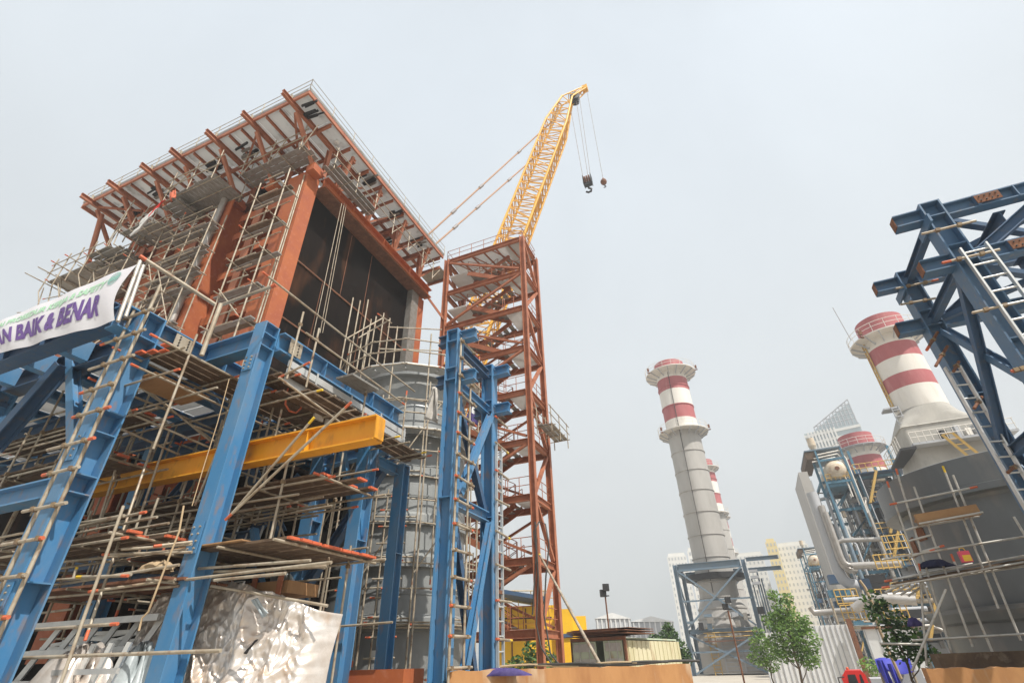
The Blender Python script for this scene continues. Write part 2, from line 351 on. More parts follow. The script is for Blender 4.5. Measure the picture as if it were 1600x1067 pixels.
for x in (-14.1, -16.2):
    MB().hbeam((x, 12.7, RZ-.34), (x, 19.4, RZ-.34), .16, .12, .02, .015).build('roof_beam', 'redst', bh)
for y in (11.4, 13.6, 15.9, 18.3):
    MB().hbeam((-13.36, y, 20.34), (-13.36, y, RZ-.5), .2, .19, .025, .018).build('post', 'redst', bh)
    MB().bar((-13.3, y-.02, 20.4), (-12.72, y-.1, RZ-.3), .13, .13, (0, 1, 0)).build('strut', 'redst', bh)
    MB().bar((-13.36, y+.14, 20.6), (-13.36, y+1.5, RZ-.45), .09, .09).build('brace', 'redst', bh)
    MB().hbeam((-16.5, y, RZ-.5), (-12.66, y, RZ-.5), .22, .16, .03, .02).build('roof_beam', 'redst', bh)
for a, b in (((-13.6, 8.4), (-15.6, 10.8)), ((-24.9, 8.4), (-26.8, 10.8)), ((-26.8, 8.3), (-25, 9.4)), ((-18.1, 8.5), (-20.2, 9.6)), ((-15.8, 8.4), (-17.9, 9.6))):
    MB().bar((a[0], a[1], RZ-.3), (b[0], b[1], RZ-.3), .09, .09).build('brace', 'redst', bh)
# dark openings, clutter seen under the roof: conduit racks, lamps
for x, y in ((-12.95, 8.5), (-17.2, 8.8), (-19.4, 8.8), (-23.3, 8.9), (-25.8, 9.1), (-12.95, 12.7), (-14.9, 14.0), (-13.1, 15.2), (-14.6, 16.8), (-13.0, 17.6), (-16.9, 11.6), (-19.6, 11.6)):
    mb = MB()
    for k in range(7):
        yy = y+U(-.25, .45); xx = x+U(-.2, .2); L = U(.3, .9)
        mb.box((xx, yy, RZ-.1-U(0, .12)), (L, U(.05, .16), U(.05, .13)), U(-.12, .12), mi=0 if U(0, 1) < .7 else 1)
    mb.build('conduit_rack', ['black', 'mplank'], bh)
for k in range(16):
    x = U(-22, -14.5); y = U(10.6, 13.5)
    MB().box((x, y, 20.45+U(.3, 1.2)), (U(.3, 1.2), U(.2, .8), U(.15, .7)), U(0, 1.5)).build('stored_crate', random.choice(['dark', 'mplank', 'rust', 'dirtcl']), bh)
for x, y in ((-13.0, 10.4), (-12.75, 15.6), (-12.8, 16.1), (-12.8, 18.2)):
    MB().lathe((x, y, RZ-.13), [(.02, -.06), (.11, -.04), (.12, .04), (.02, .06)], 12).build('lamp', 'white', bh)
# roof rail
for a, b in (((RX0, RY0-.12), (RX1+.12, RY0-.12)), ((RX1+.12, RY0-.12), (RX1+.12, RY1))):
    n = int((V((*b, 0))-V((*a, 0))).length/1.35)
    for i in range(n+1):
        q = V((*a, 0)).lerp(V((*b, 0)), i/n); MB().tube((q.x, q.y, RZ+.1), (q.x, q.y, RZ+.82), .018, 5).build('rail_post', 'zinc', bh)
    for z in (.45, .8):
        MB().tube((*a, RZ+z), (*b, RZ+z), .014, 5).build('rail', 'zinc', bh)
# cables down the scorched wall
for (x1, y1), (x2, y2) in (((538, 318), (500, 520)), ((541, 320), (504, 520)), ((534, 318), (488, 530))):
    MB().tube(P(x1, y1, X=-13.0), P(x2, y2, X=-13.0), .015, 5).build('cable', 'zinc', bh)

# ------------------------------------------------------------------ scaffolds on the red front wall
def wall_scaffold(label, xs, y0, y1, z0, z1, decks, deck_x, seed):
    random.seed(seed)
    r = thing('wall_scaffold', label, 'scaffold', ((xs[0]+xs[-1])/2, (y0+y1)/2, z0), 'tube scaffolds on the red front wall')
    for x in xs:
        for y in (y0, y1):
            pole(r, (x+U(-.04, .04), y, z0+U(-.3, .1)), (x+U(-.05, .05), y, z1+U(-.2, .9)), 'pole', None, 'orange' if U(0, 1) < .15 else None, r=.03)
    for z in decks:
        for dz in (0, .5, 1.0):
            for y in (y0-.05, y1+.05):
                if dz and y > y0: continue
                pole(r, (xs[0]-.3, y, z-.08+dz), (xs[-1]+.3, y, z-.08+dz), 'ledger', None, 'orange' if U(0, 1) < .2 else None, r=.024)
        for x in xs: pole(r, (x+.06, y0-.25, z-.04), (x+.06, y1+.1, z-.04), 'transom', 'orange' if U(0, 1) < .25 else None, None, r=.024)
        y = y0+.06
        while y < y1-.1:
            MB().b2(deck_x[0]+U(-.2, .1), deck_x[1]+U(-.1, .25), y, y+.21, z, z+.045).build('board', 'mplank' if U(0, 1) < .75 else 'plank', r); y += .235
    for i in range(len(xs)-1):
        zz = decks[i % len(decks)]; pole(r, (xs[i], y0-.07, zz), (xs[i+1], y0-.07, zz+1.7), 'brace', r=.024)
        pole(r, (xs[i], y0-.04, zz-1.6), (xs[i], y1, zz), 'brace', r=.022)
    return r
wall_scaffold('tube scaffold with plank decks in the sunlit bay beside the red corner column', [-13.35, -14.95], 8.85, 9.45, 8.8, 18.6, [11.5, 13.0, 14.55, 16.25, 18.0], (-15.3, -13.2), 3)
wall_scaffold('tube scaffold with plank decks in the shaded bay left of the grey downpipe', [-17.4, -18.55, -19.7, -20.8], 8.9, 9.4, 9.2, 18.6, [12.6, 14.35, 15.3, 16.5, 17.9], (-20.2, -17.5), 4)
wall_scaffold('dense tube scaffold at the far left end of the red wall behind the banner', [-22.4, -23.6, -24.8], 8.8, 9.6, 10, 18.6, [14.0, 16.0, 17.6], (-24.8, -22.3), 5)
random.seed(6)
r = thing('hanging_scaffold', 'wide plank platform slung under the roof corrugated from below, middle of the front edge', 'scaffold', (-18.5, 9, 20))
deck(r, -20.3, -17.3, 8.2, 9.7, 20.0, 'y', .2, False, 'mplank', gap=.02, tr=.7)
for x in (-20.3, -18.8, -17.3):
    pole(r, (x, 8.15, 19.7), (x, 8.15, 21.6)); pole(r, (x, 9.6, 19.7), (x, 9.6, 22.3))
for z in (20.5, 21.1): pole(r, (-20.6, 8.12, z), (-17, 8.12, z), 'ledger')
for x1, x2 in ((-20.3, -18.8), (-17.3, -18.8)): pole(r, (x1, 8.1, 20), (x2, 8.1, 21.1), 'brace')
r = thing('hanging_scaffold', 'narrow plank platform slung under the roof at the near corner above the red column', 'scaffold', (-14.8, 9, 20.9))
deck(r, -17.0, -13.2, 9.05, 9.85, 20.75, 'x', .24, False, 'mplank', tr=1.2)
for x in (-16.9, -15.2, -13.4):
    pole(r, (x, 9.0, 20.5), (x, 9.0, 22.2)); pole(r, (x+.1, 9.0, 20.6), (x+.7, 9.0, 21.8), 'brace')
for z in (21.3, 21.8): pole(r, (-17.2, 8.97, z), (-13.2, 8.97, z), 'ledger')
r = thing('hanging_scaffold', 'long plank walkway beside the rusty head beam above the scorched wall', 'scaffold', (-12.9, 14, 20.5))
deck(r, -13.1, -12.5, 10.2, 13.2, 20.45, 'y', .2, False, 'mplank', tr=1)
for y in (10.2, 11.7, 13.1): pole(r, (-12.5, y, 20.2), (-12.5, y, 21.6), r=.026)
for z in (20.9, 21.4): pole(r, (-12.47, 10, z), (-12.47, 18.6, z), 'ledger', r=.024)
for y in (14.6, 16, 17.4, 18.5): pole(r, (-12.5, y, 20.2), (-12.5, y, 21.6), r=.026); pole(r, (-12.5, y, 20.3), (-12.5, y+.7, 21.4), 'brace', r=.022)
r = thing('cantilever_scaffold', 'long grey plank platform sticking out into the sky at the far left above the banner', 'scaffold', (-26, 9, 17.8))
deck(r, -28.0, -24.4, 8.5, 9.7, 17.9, 'x', .24, False, 'mplank', gap=.01, tr=.9)
for x in (-28, -27, -26, -25):
    pole(r, (x, 8.4, 17.2), (x, 8.4, 19.3), r=.028); pole(r, (x, 9.8, 17.2), (x, 9.8, 19.2), r=.028)
    pole(r, (x-.05, 7.6, 17.8), (x-.05, 10, 17.8), 'transom', 'orange', r=.026)
for y in (8.37, 9.83):
    for z in (18.4, 18.9): pole(r, (-28.2, y, z), (-24.2, y, z), 'ledger', 'orange', r=.022)
for k in range(3): pole(r, (-28.4+k*.35, 8.4+U(-.6, .6), 16.0+k*.4), (-27.2+k*.35, 8.9, 16.1+k*.4), 'ledger', 'orange', r=.024)
for k in range(3): pole(r, (-27.8+k*.9, 8.7, 15.8), (-28.7+k*.7, 8.7, 17.9), 'pole', r=.026)
for x in (-28, -26.5, -25): pole(r, (x, 8.4, 17.2), (x+1.3, 8.4, 15.6), 'brace', r=.024)
random.seed(8)
r = thing('hanging_scaffold', 'tangle of tubes and short decks under the roof at left of the slung platform', 'scaffold', (-22.5, 9, 18.5))
for k in range(6):
    x = -25.4+k*.95; z = 18.2+U(0, 1.5)
    deck(r, x, x+U(1.1, 1.8), 8.4+U(0, .3), 9.6, z, 'x', .22, False, 'mplank', tr=.8)
for k in range(22):
    x = U(-25.0, -20.5); y = U(8.2, 9.7); z = U(17.6, 20); c = random.random()
    if c < .4: pole(r, (x, y, z), (x+U(-.05, .05), y, z+U(1.2, 2.6)), 'pole', None, 'orange' if U(0, 1) < .3 else None, r=.027)
    elif c < .75: pole(r, (x, y, z+.6), (x+U(1.2, 2.4), y, z+.6), 'ledger', 'orange' if U(0, 1) < .4 else None, r=.026)
    else: pole(r, (x, y, z), (x+U(-1, 1), y, z+1.4), 'brace', r=.024)
# red and white cloth and orange jacket hung from it
def cloth_sheet(name, a, b, c, d, m, label, cat, amp=.06, nu=14, nv=14, mats=None):
    a, b, c, d = map(V, (a, b, c, d)); n = (b-a).cross(d-a).normalized(); ph = U(0, 6)
    mb = MB(); mb.grid(lambda u, v: (a*(1-u)+b*u)*(1-v)+(d*(1-u)+c*u)*v+n*(amp*(math.sin(u*9+ph)*v+.5*math.sin(u*17+v*6+ph))), nu, nv)
    if mats: 
        for i in range(len(mb.m)): mb.m[i] = 1 if (i % nu) > nu*.55 and i//nu < nv*.45 else 0
    o = mb.build(name, mats or m, None); md = o.modifiers.new('thick', 'SOLIDIFY'); md.thickness = .008
    return tag(o, label, cat)
cloth_sheet('hanging_cloth', P(232, 342, Y=8), P(258, 310, Y=8), P(225, 345, Y=8), P(205, 372, Y=8), None, 'white and red cloth draped from tubes under the left of the roof', 'cloth', .08, mats=['white', 'truckred'])
cloth_sheet('hanging_jacket', P(264, 303, Y=8), P(275, 296, Y=8), P(274, 308, Y=8), P(266, 313, Y=8), 'orange', 'bright orange cloth hung on a tube under the roof', 'cloth', .05)

# ------------------------------------------------------------------ blue steel frame with its floor, left
bf = thing('steel_structure', 'sky blue steel frame of heavy columns and beams standing before the boiler', 'steel frame', (-10, 8, 0))
def column(root, x, y, z1, h, w, up, z0=0, plates=(), name='column', m='blue', cap=True):
    mb = MB(); mb.hbeam((x, y, z0), (x, y, z1), h, w, .03, .022, up)
    for z in plates: mb.box((x, y, z), ((w if up[1] else h)-.01, (h if up[1] else w)-.01, .022))
    if cap: mb.box((x, y, z1+.012), ((w if up[1] else h), (h if up[1] else w), .024))
    mb.box((x, y, z0+.03), (.7, .7, .06))
    return mb.build(name, m, root)
column(bf, -8.34, 6.20, 8.0, .38, .32, (0, 1, 0), plates=(7.45, 7.75))
column(bf, -10.1, 4.78, 7.85, .46, .50, (0, 1, 0), plates=(2.9, 4.25, 4.55, 5.3, 5.7, 7.3))
column(bf, -8.2, 9.9, 7.4, .38, .34, (0, 1, 0), plates=(4.2,))
column(bf, -8.02, 11.2, 6.35, .30, .28, (0, 1, 0), plates=(4.1,))
column(bf, -10.95, 11.2, 7.4, .40, .42, (0, 1, 0), plates=(4.1, 5.2))
column(bf, -15.4, 5.1, 7.4, .4, .4, (0, 1, 0)); column(bf, -15.4, 9.0, 7.9, .4, .4, (0, 1, 0)); column(bf, -12.3, 9.0, 7.9, .4, .4, (0, 1, 0))
column(bf, -20.5, 5.1, 7.4, .4, .4, (0, 1, 0))
def hb(root, a, b, h, w, name='beam', m='blue', up=None, stiff=0):
    mb = MB(); mb.hbeam(a, b, h, w, .03, .02, up)
    a, b = V(a), V(b)
    for i in range(stiff):
        p = a.lerp(b, (i+.5)/stiff); d = (b-a).normalized()
        mb.bar(p-d*.01, p+d*.01, w-.02, h-.07)
    return mb.build(name, m, root)
hb(bf, (-10.15, 4.25, 7.6), (-10.15, 11.0, 7.6), .52, .36, stiff=7)
hb(bf, (-9.97, 6.15, 7.62), (-8.5, 6.15, 7.62), .46, .3)
hb(bf, (-8.2, 6.41, 7.68), (-8.2, 11.0, 7.68), .46, .34, stiff=5)
hb(bf, (-8.12, 10.1, 6.2), (-8.12, 11.05, 6.2), .26, .2)
hb(bf, (-10.75, 11.2, 6.9), (-8.4, 11.0, 6.9), .3, .25)
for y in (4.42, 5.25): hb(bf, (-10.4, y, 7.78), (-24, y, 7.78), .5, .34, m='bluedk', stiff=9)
for k in range(8): MB().b2(-11.2-k*1.35, -10.95-k*1.35, 4.6, 5.06, 7.55, 8.0).build('spacer', 'blue', bf)
mb = MB(); mb.b2(-9.965, -9.95, 5.35, 5.75, 7.42, 7.8); sp = mb.build('splice_plate', 'zinc', bf)
mb = MB()
for i in range(2):
    for j in range(5): mb.tube((-9.95, 5.45+i*.2, 7.47+j*.07), (-9.925, 5.45+i*.2, 7.47+j*.07), .016, 6)
mb.build('bolt', 'black', sp)
mb = MB(); mb.b2(-8.02, -8.005, 6.6, 6.95, 7.5, 7.86); sp = mb.build('splice_plate', 'zinc', bf)
mb = MB()
for i in range(2):
    for j in range(4): mb.tube((-8.005, 6.7+i*.14, 7.55+j*.08), (-7.985, 6.7+i*.14, 7.55+j*.08), .016, 6)
mb.build('bolt', 'black', sp)
def bolted(root, x, y, z, w, h, face):
    mb = MB(); d = .014
    mb.box((x, y, z), (w, d, h) if face == 'y' else (d, w, h)); pl = mb.build('splice_plate', 'blue', root); mb = MB()
    for i in range(2):
        for j in range(4):
            o = (i-.5)*w*.55; zz = z+(j-1.5)*h*.23
            if face == 'y': mb.tube((x+o, y-.005, zz), (x+o, y-.03, zz), .017, 6)
            else: mb.tube((x+.005, y+o, zz), (x+.03, y+o, zz), .017, 6)
    mb.build('bolt', 'zinc', pl)
bolted(bf, -8.34, 5.99, 3.6, .26, .5, 'y'); bolted(bf, -8.34, 5.99, 7.0, .26, .36, 'y'); bolted(bf, -10.1, 4.535, 5.0, .36, .5, 'y'); bolted(bf, -10.1, 4.535, 2.7, .36, .4, 'y')
# pale floor panels with blue joists over the left part
for i in range(8):
    for j in range(3):
        x0 = -10.45-i*1.7; MB().b2(x0-1.66, x0, 5.5+j*1.45, 6.9+j*1.45, 8.03, 8.08).build('floor_panel', 'floorp', bf)
for i in range(9): hb(bf, (-10.6-i*1.7, 5.45, 7.9), (-10.6-i*1.7, 9.9, 7.9), .24, .34, 'joist', 'blue')
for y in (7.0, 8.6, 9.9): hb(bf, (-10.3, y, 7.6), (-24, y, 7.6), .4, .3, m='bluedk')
MB().hbeam(P(114, 556, Y=5.15), P(118, 705, Y=5.15), .2, .2, .02, .02, (0, 1, 0)).build('hanger', 'blue', bf)
hp = P(100, 572, Y=5.0); MB().hbeam(hp, P(-12, 700, Y=5.0), .3, .3, .03, .02, (0, 1, 0)).build('brace', 'bluedk', bf)
for i in range(2):
    for j in range(4): MB().b2(-12.1-i*1.5, -10.64-i*1.5, 9.95+j*1.2, 11.1+j*1.2, 8.03, 8.08).build('floor_panel', 'floorp', bf)
for i in range(3): hb(bf, (-10.6-i*1.5, 9.95, 7.9), (-10.6-i*1.5, 14.6, 7.9), .24, .34, 'joist', 'blue')
for a, b in (((-10.2, 6.5, 7.3), (-10.2, 9.5, 4.5)), ((-10.9, 11, 3), (-8.3, 11, 6.6)), ((-12.3, 9, 7.4), (-15.3, 9, 4.2)), ((-15.4, 5.2, 7.3), (-18.5, 5.2, 4.2)), ((-12.0, 9, 3.0), (-10.2, 9.8, 6))):
    MB().hbeam(a, b, .24, .22, .025, .018).build('brace', 'bluedk', bf)
hb(bf, (-10.32, 4.72, 4.36), (-24, 4.72, 4.36), .34, .28)
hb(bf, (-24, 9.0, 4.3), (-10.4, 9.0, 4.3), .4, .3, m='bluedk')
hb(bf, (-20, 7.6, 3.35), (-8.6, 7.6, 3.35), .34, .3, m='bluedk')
MB().bar((-8.9, 9.3, 7.3), (-8.9, 10.9, 4.2), .14, .14).build('brace', 'blue', bf)
MB().bar((-9.6, 8.2, 4.3), (-8.9, 8.2, 2.9), .16, .1).build('brace', 'blue', bf)
MB().bar((-9.9, 7.0, 3.0), (-10.6, 7.4, 1.7), .2, .14).build('brace', 'blue', bf)
# yellow beam
yb = thing('steel_beam', 'long yellow painted steel I beam slung level behind the front blue columns', 'steel beam', (-9, 6.6, 5))
MB().hbeam((-5.32, 6.62, 5.22), (-13.2, 6.62, 5.30), .46, .26, .03, .02).build('girder', 'yellow', yb)
MB().box((-5.305, 6.62, 5.22), (.025, .24, .40)).build('end_plate', 'yellow', yb)
mb = MB(); mb.b2(-6.85, -6.84, 6.5, 6.606, 5.03, 5.42); mb.build('web_stiffener', 'yellow', yb)

# ------------------------------------------------------------------ decks and tubes inside the blue frame
random.seed(21)
SG = 'tube and plank scaffolds inside the blue frame'
def tubes_px(root, lst, name='tube', **kw):
    """tubes given by two photo points, each with its own plane"""
    for (x1, y1, k1), (x2, y2, k2), t0, t1 in lst: pole(root, P(x1, y1, **k1), P(x2, y2, **k2), name, t0, t1, **kw)
r = thing('scaffold', 'upper scaffold deck hung under the blue beam between the two front columns', 'scaffold', (-9.7, 7, 7), SG)
deck(r, -10.0, -9.05, 4.85, 10.2, 6.98, 'y', .2, True, tr=1.1)
pole(r, (-9.0, 4.4, 6.93), (-9.0, 10.3, 6.93), 'ledger', 'orange'); pole(r, (-10.05, 4.4, 6.93), (-10.05, 10.3, 6.93), 'ledger', 'orange')
for y in (5.2, 7.4, 9.6): pole(r, (-9.0, y, 5.0), (-9.0, y, 7.4), 'pole', None, 'orange')
MB().b2(-10.35, -9.5, 5.0, 6.2, 6.55, 6.57).build('plywood_sheet', 'ply', r)
for k, y in enumerate((4.9, 5.7, 6.6, 7.6)): pole(r, (-11.2, y, 6.35), (-8.6, y, 6.35), 'ledger', 'orange', 'orange')
for x in (-10.6, -9.4): pole(r, (x, 4.5, 6.45), (x, 8.5, 6.45), 'ledger', 'orange', 'orange')
r = thing('scaffold', 'outer scaffold deck with ribbed metal side planks along the far blue beam', 'scaffold', (-7.7, 8.5, 6.5), SG)
deck(r, -7.95, -7.15, 6.6, 11.1, 6.45, 'y', .2, False, tr=1.1)
deck(r, -8.6, -7.75, 6.5, 9.0, 6.9, 'y', .2, False, tr=1.1)
for k in range(3): MB().b2(-7.93+k*.0, -7.89, 6.6, 11.0, 6.72+k*.2, 6.88+k*.2).build('metal_plank', 'alu', r)
for y in (7.4, 8.6, 9.8, 10.9): MB().b2(-7.885, -7.87, y, y+.05, 6.7, 7.35).build('metal_plank', 'alu', r)
tubes_px(r, [((410, 425, dict(X=-7.6)), (648, 612, dict(X=-7.6)), 'orange', None),
             ((478, 520, dict(X=-7.4)), (632, 632, dict(X=-7.4)), None, 'orange'),
             ((436, 590, dict(X=-7.2)), (575, 692, dict(X=-7.2)), None, None)], 'guard_tube')
for x, y0, y1 in ((448, 592, 468), (478, 605, 498), (560, 690, 590), (628, 685, 605)):
    a = P(x, y0, X=-7.6); b = P(x, y1, X=-7.6); pole(r, (a.x, a.y, a.z), (a.x, a.y, b.z), 'pole', None, 'orange', cl=(.8,))
for y in (6.7, 8.1, 9.4, 10.6): pole(r, (-8.6, y, 6.38), (-6.9, y, 6.38), 'transom', None, 'yelltip' if U(0, 1) < .5 else 'orange')
pole(r, P(436, 590, X=-7.7), P(484, 566, X=-7.0), 'transom', 'orange', 'orange')
mb = MB()
for k in range(5): mb.bar((-7.75+k*.1, 7.9, 7.45), (-7.75+k*.1, 8.9, 7.5), .09, .05)
mb.build('plank_stack', ['mplank'], r)
for x, y, h in ((500, 640, .5), (515, 655, .6), (545, 665, .45)):
    q = P(x, y, X=-7.9); MB().box((q.x, q.y, q.z), (.05, .25, h), U(-.4, .4)).build('timber_offcut', 'dirtcl', r)
r = thing('scaffold', 'inner scaffold deck behind the front right blue column where purple cloth lies', 'scaffold', (-9, 8, 6.9), SG)
deck(r, -9.1, -8.45, 6.6, 10.4, 6.72, 'y', .2, False, tr=1)
for y in (7.2, 8.6, 9.8): pole(r, (-10.1, y, 5.9), (-8.2, y, 5.9), 'transom', 'orange', None)
pole(r, (-8.42, 6.5, 7.2), (-8.42, 10.6, 7.2), 'guard_tube')
# decks along X, at middle height
def xdeck(label, x0, x1, y0, y1, z, rails=(.5,), n=3, m='plank', tips=True):
    r = thing('scaffold', label, 'scaffold', ((x0+x1)/2, (y0+y1)/2, z), SG)
    deck(r, x0, x1, y0, y1, z, 'x', .22, tips, m, tr=1.5, gap=.05, jit=.3)
    for y in (y0-.06, y1+.06):
        pole(r, (x0-U(.2, .8), y, z-.11), (x1+U(.1, .5), y, z-.11), 'ledger', 'orange', 'orange' if U(0, 1) < .6 else None)
        for dz in rails: pole(r, (x0-U(0, .4), y, z+dz), (x1+U(0, .3), y, z+dz), 'guard_tube', None, 'orange' if U(0, 1) < .5 else None)
    for i in range(n):
        x = x0+(x1-x0)*(i+.3)/n
        for y in (y0-.1, y1+.1): pole(r, (x, y, z-1.1), (x, y, z+1.0), 'pole', 'orange' if U(0, 1) < .3 else None, None, cl=(.5,))
    return r
r1 = xdeck('middle scaffold deck with orange plank ends just below the yellow beam', -13.5, -6.6, 6.95, 8.2, 4.72, (.45,), 5)
for k in range(5): pole(r1, (-14, 6.8+k*.34, 4.5-U(0, .2)), (-6.8-U(0, .7), 6.8+k*.34, 4.5-U(0, .2)), 'tube', None, 'orange' if U(0, 1) < .6 else None)
r2 = xdeck('long scaffold deck running left past the ladder column below the yellow beam', -15, -8.9, 5.25, 6.3, 3.62, (), 3)
for k in range(6): pole(r2, (-15, 5.1+k*.26, 3.8+U(-.1, .1)), (-8.2-U(0, 1.0), 5.1+k*.26, 3.85+U(-.1, .1)), 'tube', None, 'orange' if U(0, 1) < .5 else None)
r3 = xdeck('scaffold deck of brown boards high at the left edge behind the ladder column', -16, -10.8, 5.6, 6.3, 6.35, (.4,), 3)
for k in range(2): pole(r3, (-16, 5.5+k*.4, 6.1), (-10.3+U(0, .4), 5.5+k*.4, 6.1), 'tube', None, 'orange')
r4 = xdeck('scaffold deck at the left edge level with the low blue beam', -16, -10.9, 5.4, 6.4, 5.35, (.5,), 3)
r5 = xdeck('dim scaffold deck deep inside the frame behind the yellow beam', -15, -9.2, 8.6, 9.4, 4.9, (.5,), 3)
# low wide deck with plywood
r = thing('scaffold', 'low wide scaffold deck with orange plank tips and plywood above the foil heap', 'scaffold', (-8.5, 7, 3.4), SG)
deck(r, -10.2, -6.35, 6.15, 8.3, 3.42, 'x', .21, True, tr=1.2, gap=.03, jit=.05)
MB().b2(-9.4, -7.3, 6.05, 7.2, 3.47, 3.49).build('plywood_sheet', 'ply', r)
tubes_px(r, [((290, 905, dict(Y=6.0)), (518, 878, dict(Y=6.0)), None, 'orange'), ((310, 888, dict(Y=6.2)), (485, 875, dict(Y=6.2)), None, 'orange'),
             ((330, 893, dict(Y=6.4)), (510, 884, dict(Y=7.0)), None, 'orange'), ((335, 906, dict(Y=6.0)), (447, 895, dict(Y=6.0)), None, 'orange'),
             ((70, 880, dict(Y=5.3)), (290, 858, dict(Y=5.9)), 'yelltip', None), ((160, 866, dict(Y=5.4)), (300, 862, dict(Y=5.9)), 'orange', None),
             ((190, 858, dict(Y=5.4)), (300, 850, dict(Y=5.9)), 'orange', None), ((240, 853, dict(Y=5.4)), (300, 846, dict(Y=5.9)), 'orange', None)], 'tube')
for x in (-6.9, -8.6): 
    for y in (8.2,): pole(r, (x, y, 0), (x, y, 3.7), 'pole', cl=(.9,))
tubes_px(r, [((330, 915, dict(Y=6.4)), (512, 946, dict(Y=6.9)), None, 'orange'), ((514, 870, dict(Y=7.6)), (498, 965, dict(Y=7.6)), None, None)], 'tube')
r = thing('scaffold', 'low bundle of tubes with yellow and orange tips left of the foil heap', 'scaffold', (-9.5, 5.5, 2.6), SG)
tubes_px(r, [((65, 917, dict(Y=5.2)), (280, 882, dict(Y=5.6)), None, None), ((72, 907, dict(Y=5.2)), (205, 897, dict(Y=5.4)), 'orange', 'rust' and None),
             ((120, 901, dict(Y=5.25)), (200, 899, dict(Y=5.3)), 'yelltip', 'orange'), ((138, 924, dict(Y=5.25)), (275, 905, dict(Y=5.9)), 'orange', None),
             ((15, 1028, dict(Y=5.1)), (345, 1016, dict(Y=5.1)), 'orange', None), ((32, 985, dict(Y=5.1)), (184, 974, dict(Y=5.1)), None, 'orange'),
             ((0, 915, dict(Y=5.6)), (60, 905, dict(Y=5.6)), None, None), ((0, 940, dict(Y=5.7)), (280, 915, dict(Y=6.0)), None, None)], 'tube')
deck(r, -12.5, -8.3, 5.7, 6.9, 2.95, 'x', .2, False, 'rust', tr=1.5)
tubes_px(r, [((193, 790, dict(Y=4.9)), (92, 1075, dict(Y=4.9)), None, None), ((120, 886, dict(Y=5.3)), (114, 904, dict(Y=5.3)), 'yelltip', None)], 'pole')
r = thing('scaffold_tube', 'long slanting scaffold tube with orange foot crossing before the yellow beam', 'scaffold tube', P(450, 720, Y=5.9), 'slanting tubes before the yellow beam')
tubes_px(r, [((549, 628, dict(Y=6.0)), (352, 812, dict(Y=5.9)), 'orange', 'orange')], 'tube')
r = thing('scaffold_tube', 'shorter slanting scaffold tube with yellow top crossing before the yellow beam', 'scaffold tube', P(430, 720, Y=6.2), 'slanting tubes before the yellow beam')
tubes_px(r, [((491, 652, dict(Y=6.2)), (360, 805, dict(Y=6.2)), 'yelltip', None)], 'tube')
r = thing('scaffold', 'loose upright and level tubes in front of the yellow beam left of the front column', 'scaffold', (-9, 6.2, 4.5), SG)
tubes_px(r, [((240, 690, dict(Y=6.0)), (133, 1000, dict(Y=5.4)), None, 'orange'), ((345, 690, dict(Y=6.3)), (305, 790, dict(Y=6.3)), None, 'orange'),
             ((180, 735, dict(Y=6.0)), (150, 830, dict(Y=6.0)), None, None), ((265, 672, dict(Y=6.3)), (200, 860, dict(Y=6.3)), None, None),
             ((440, 640, dict(Y=6.9)), (412, 760, dict(Y=6.9)), None, None), ((415, 775, dict(Y=8.5)), (398, 820, dict(Y=8.5)), None, 'orange'),
             ((420, 770, dict(Y=8.6)), (445, 842, dict(Y=8.6)), None, None), ((430, 770, dict(Y=9)), (415, 842, dict(Y=9)), None, None),
             ((192, 585, dict(Y=5.6)), (350, 700, dict(Y=7.2)), None, 'orange'), ((178, 665, dict(Y=5.2)), (280, 710, dict(Y=6.6)), None, None),
             ((210, 592, dict(Y=5.3)), (330, 690, dict(Y=7.0)), None, None), ((190, 640, dict(Y=5.3)), (330, 700, dict(Y=6.8)), None, None)], 'tube')
random.seed(31)
r = thing('scaffold', 'dim tangle of tubes and ladders deep in the shade under the yellow beam', 'scaffold', (-12, 8.8, 4), SG)
for k in range(95):
    x = U(-15, -8.8); y = U(6.8, 9.6); z = U(2.2, 6.8); c = random.random()
    tp = 'orange' if U(0, 1) < .35 else None
    if c < .42: pole(r, (x, y, z), (x+U(1.2, 3.2), y+U(-.05, .05), z+U(-.05, .05)), 'ledger', tp, None)
    elif c < .72: pole(r, (x, y, z), (x, y, z+U(.9, 2.2)), 'pole', None, tp)
    else: pole(r, (x, y-.8, z), (x, y+.9, z), 'transom', tp, None)
for x, z0 in ((-12.2, 2.2), (-10.9, 2.6), (-11.6, 3.4)):
    for dx in (0, .45): pole(r, (x+dx, 8.9, z0), (x+dx+.2, 9.0, z0+2.0), 'ladder_rail', mat_='alu', r=.025)
    for i in range(6): pole(r, (x+.033*i, 8.9, z0+.2+i*.3), (x+.45+.033*i, 8.9, z0+.2+i*.3), 'rung', mat_='alu', r=.016)
# tube ladders lashed to columns
def tube_ladder(label, x0, x1, y, z0, z1, step, ext=.25, dirv=(1, 0), r=.03, both=True):
    t = thing('tube_ladder', label, 'ladder', (x0, y, z0), 'tube ladders lashed to blue columns')
    dx, dy = dirv
    A = V((x0, y, 0)); B = A+V((dx, dy, 0))*(x1-x0)
    for q in (A, B): pole(t, (q.x, q.y, z0), (q.x, q.y, z1+U(0, .3)), 'rail', None, 'orange' if U(0, 1) < .4 else None, r=r)
    z = z0+.3; d = V((dx, dy, 0))
    while z < z1:
        n = V((d.y, -d.x, 0))*r*2; zz = z+U(-.03, .03); e0, e1 = ext*U(.6, 1.6), ext*U(.3, 1)
        pole(t, V((A.x, A.y, zz))-d*e0+n, V((B.x, B.y, zz))+d*e1+n, 'rung', 'orange' if U(0, 1) < .6 else None, 'orange' if U(0, 1) < .35 else None, r=r*.95, cl=(e0/(e0+e1+x1-x0), 1-e1/(e0+e1+x1-x0)))
        z += step
    return t
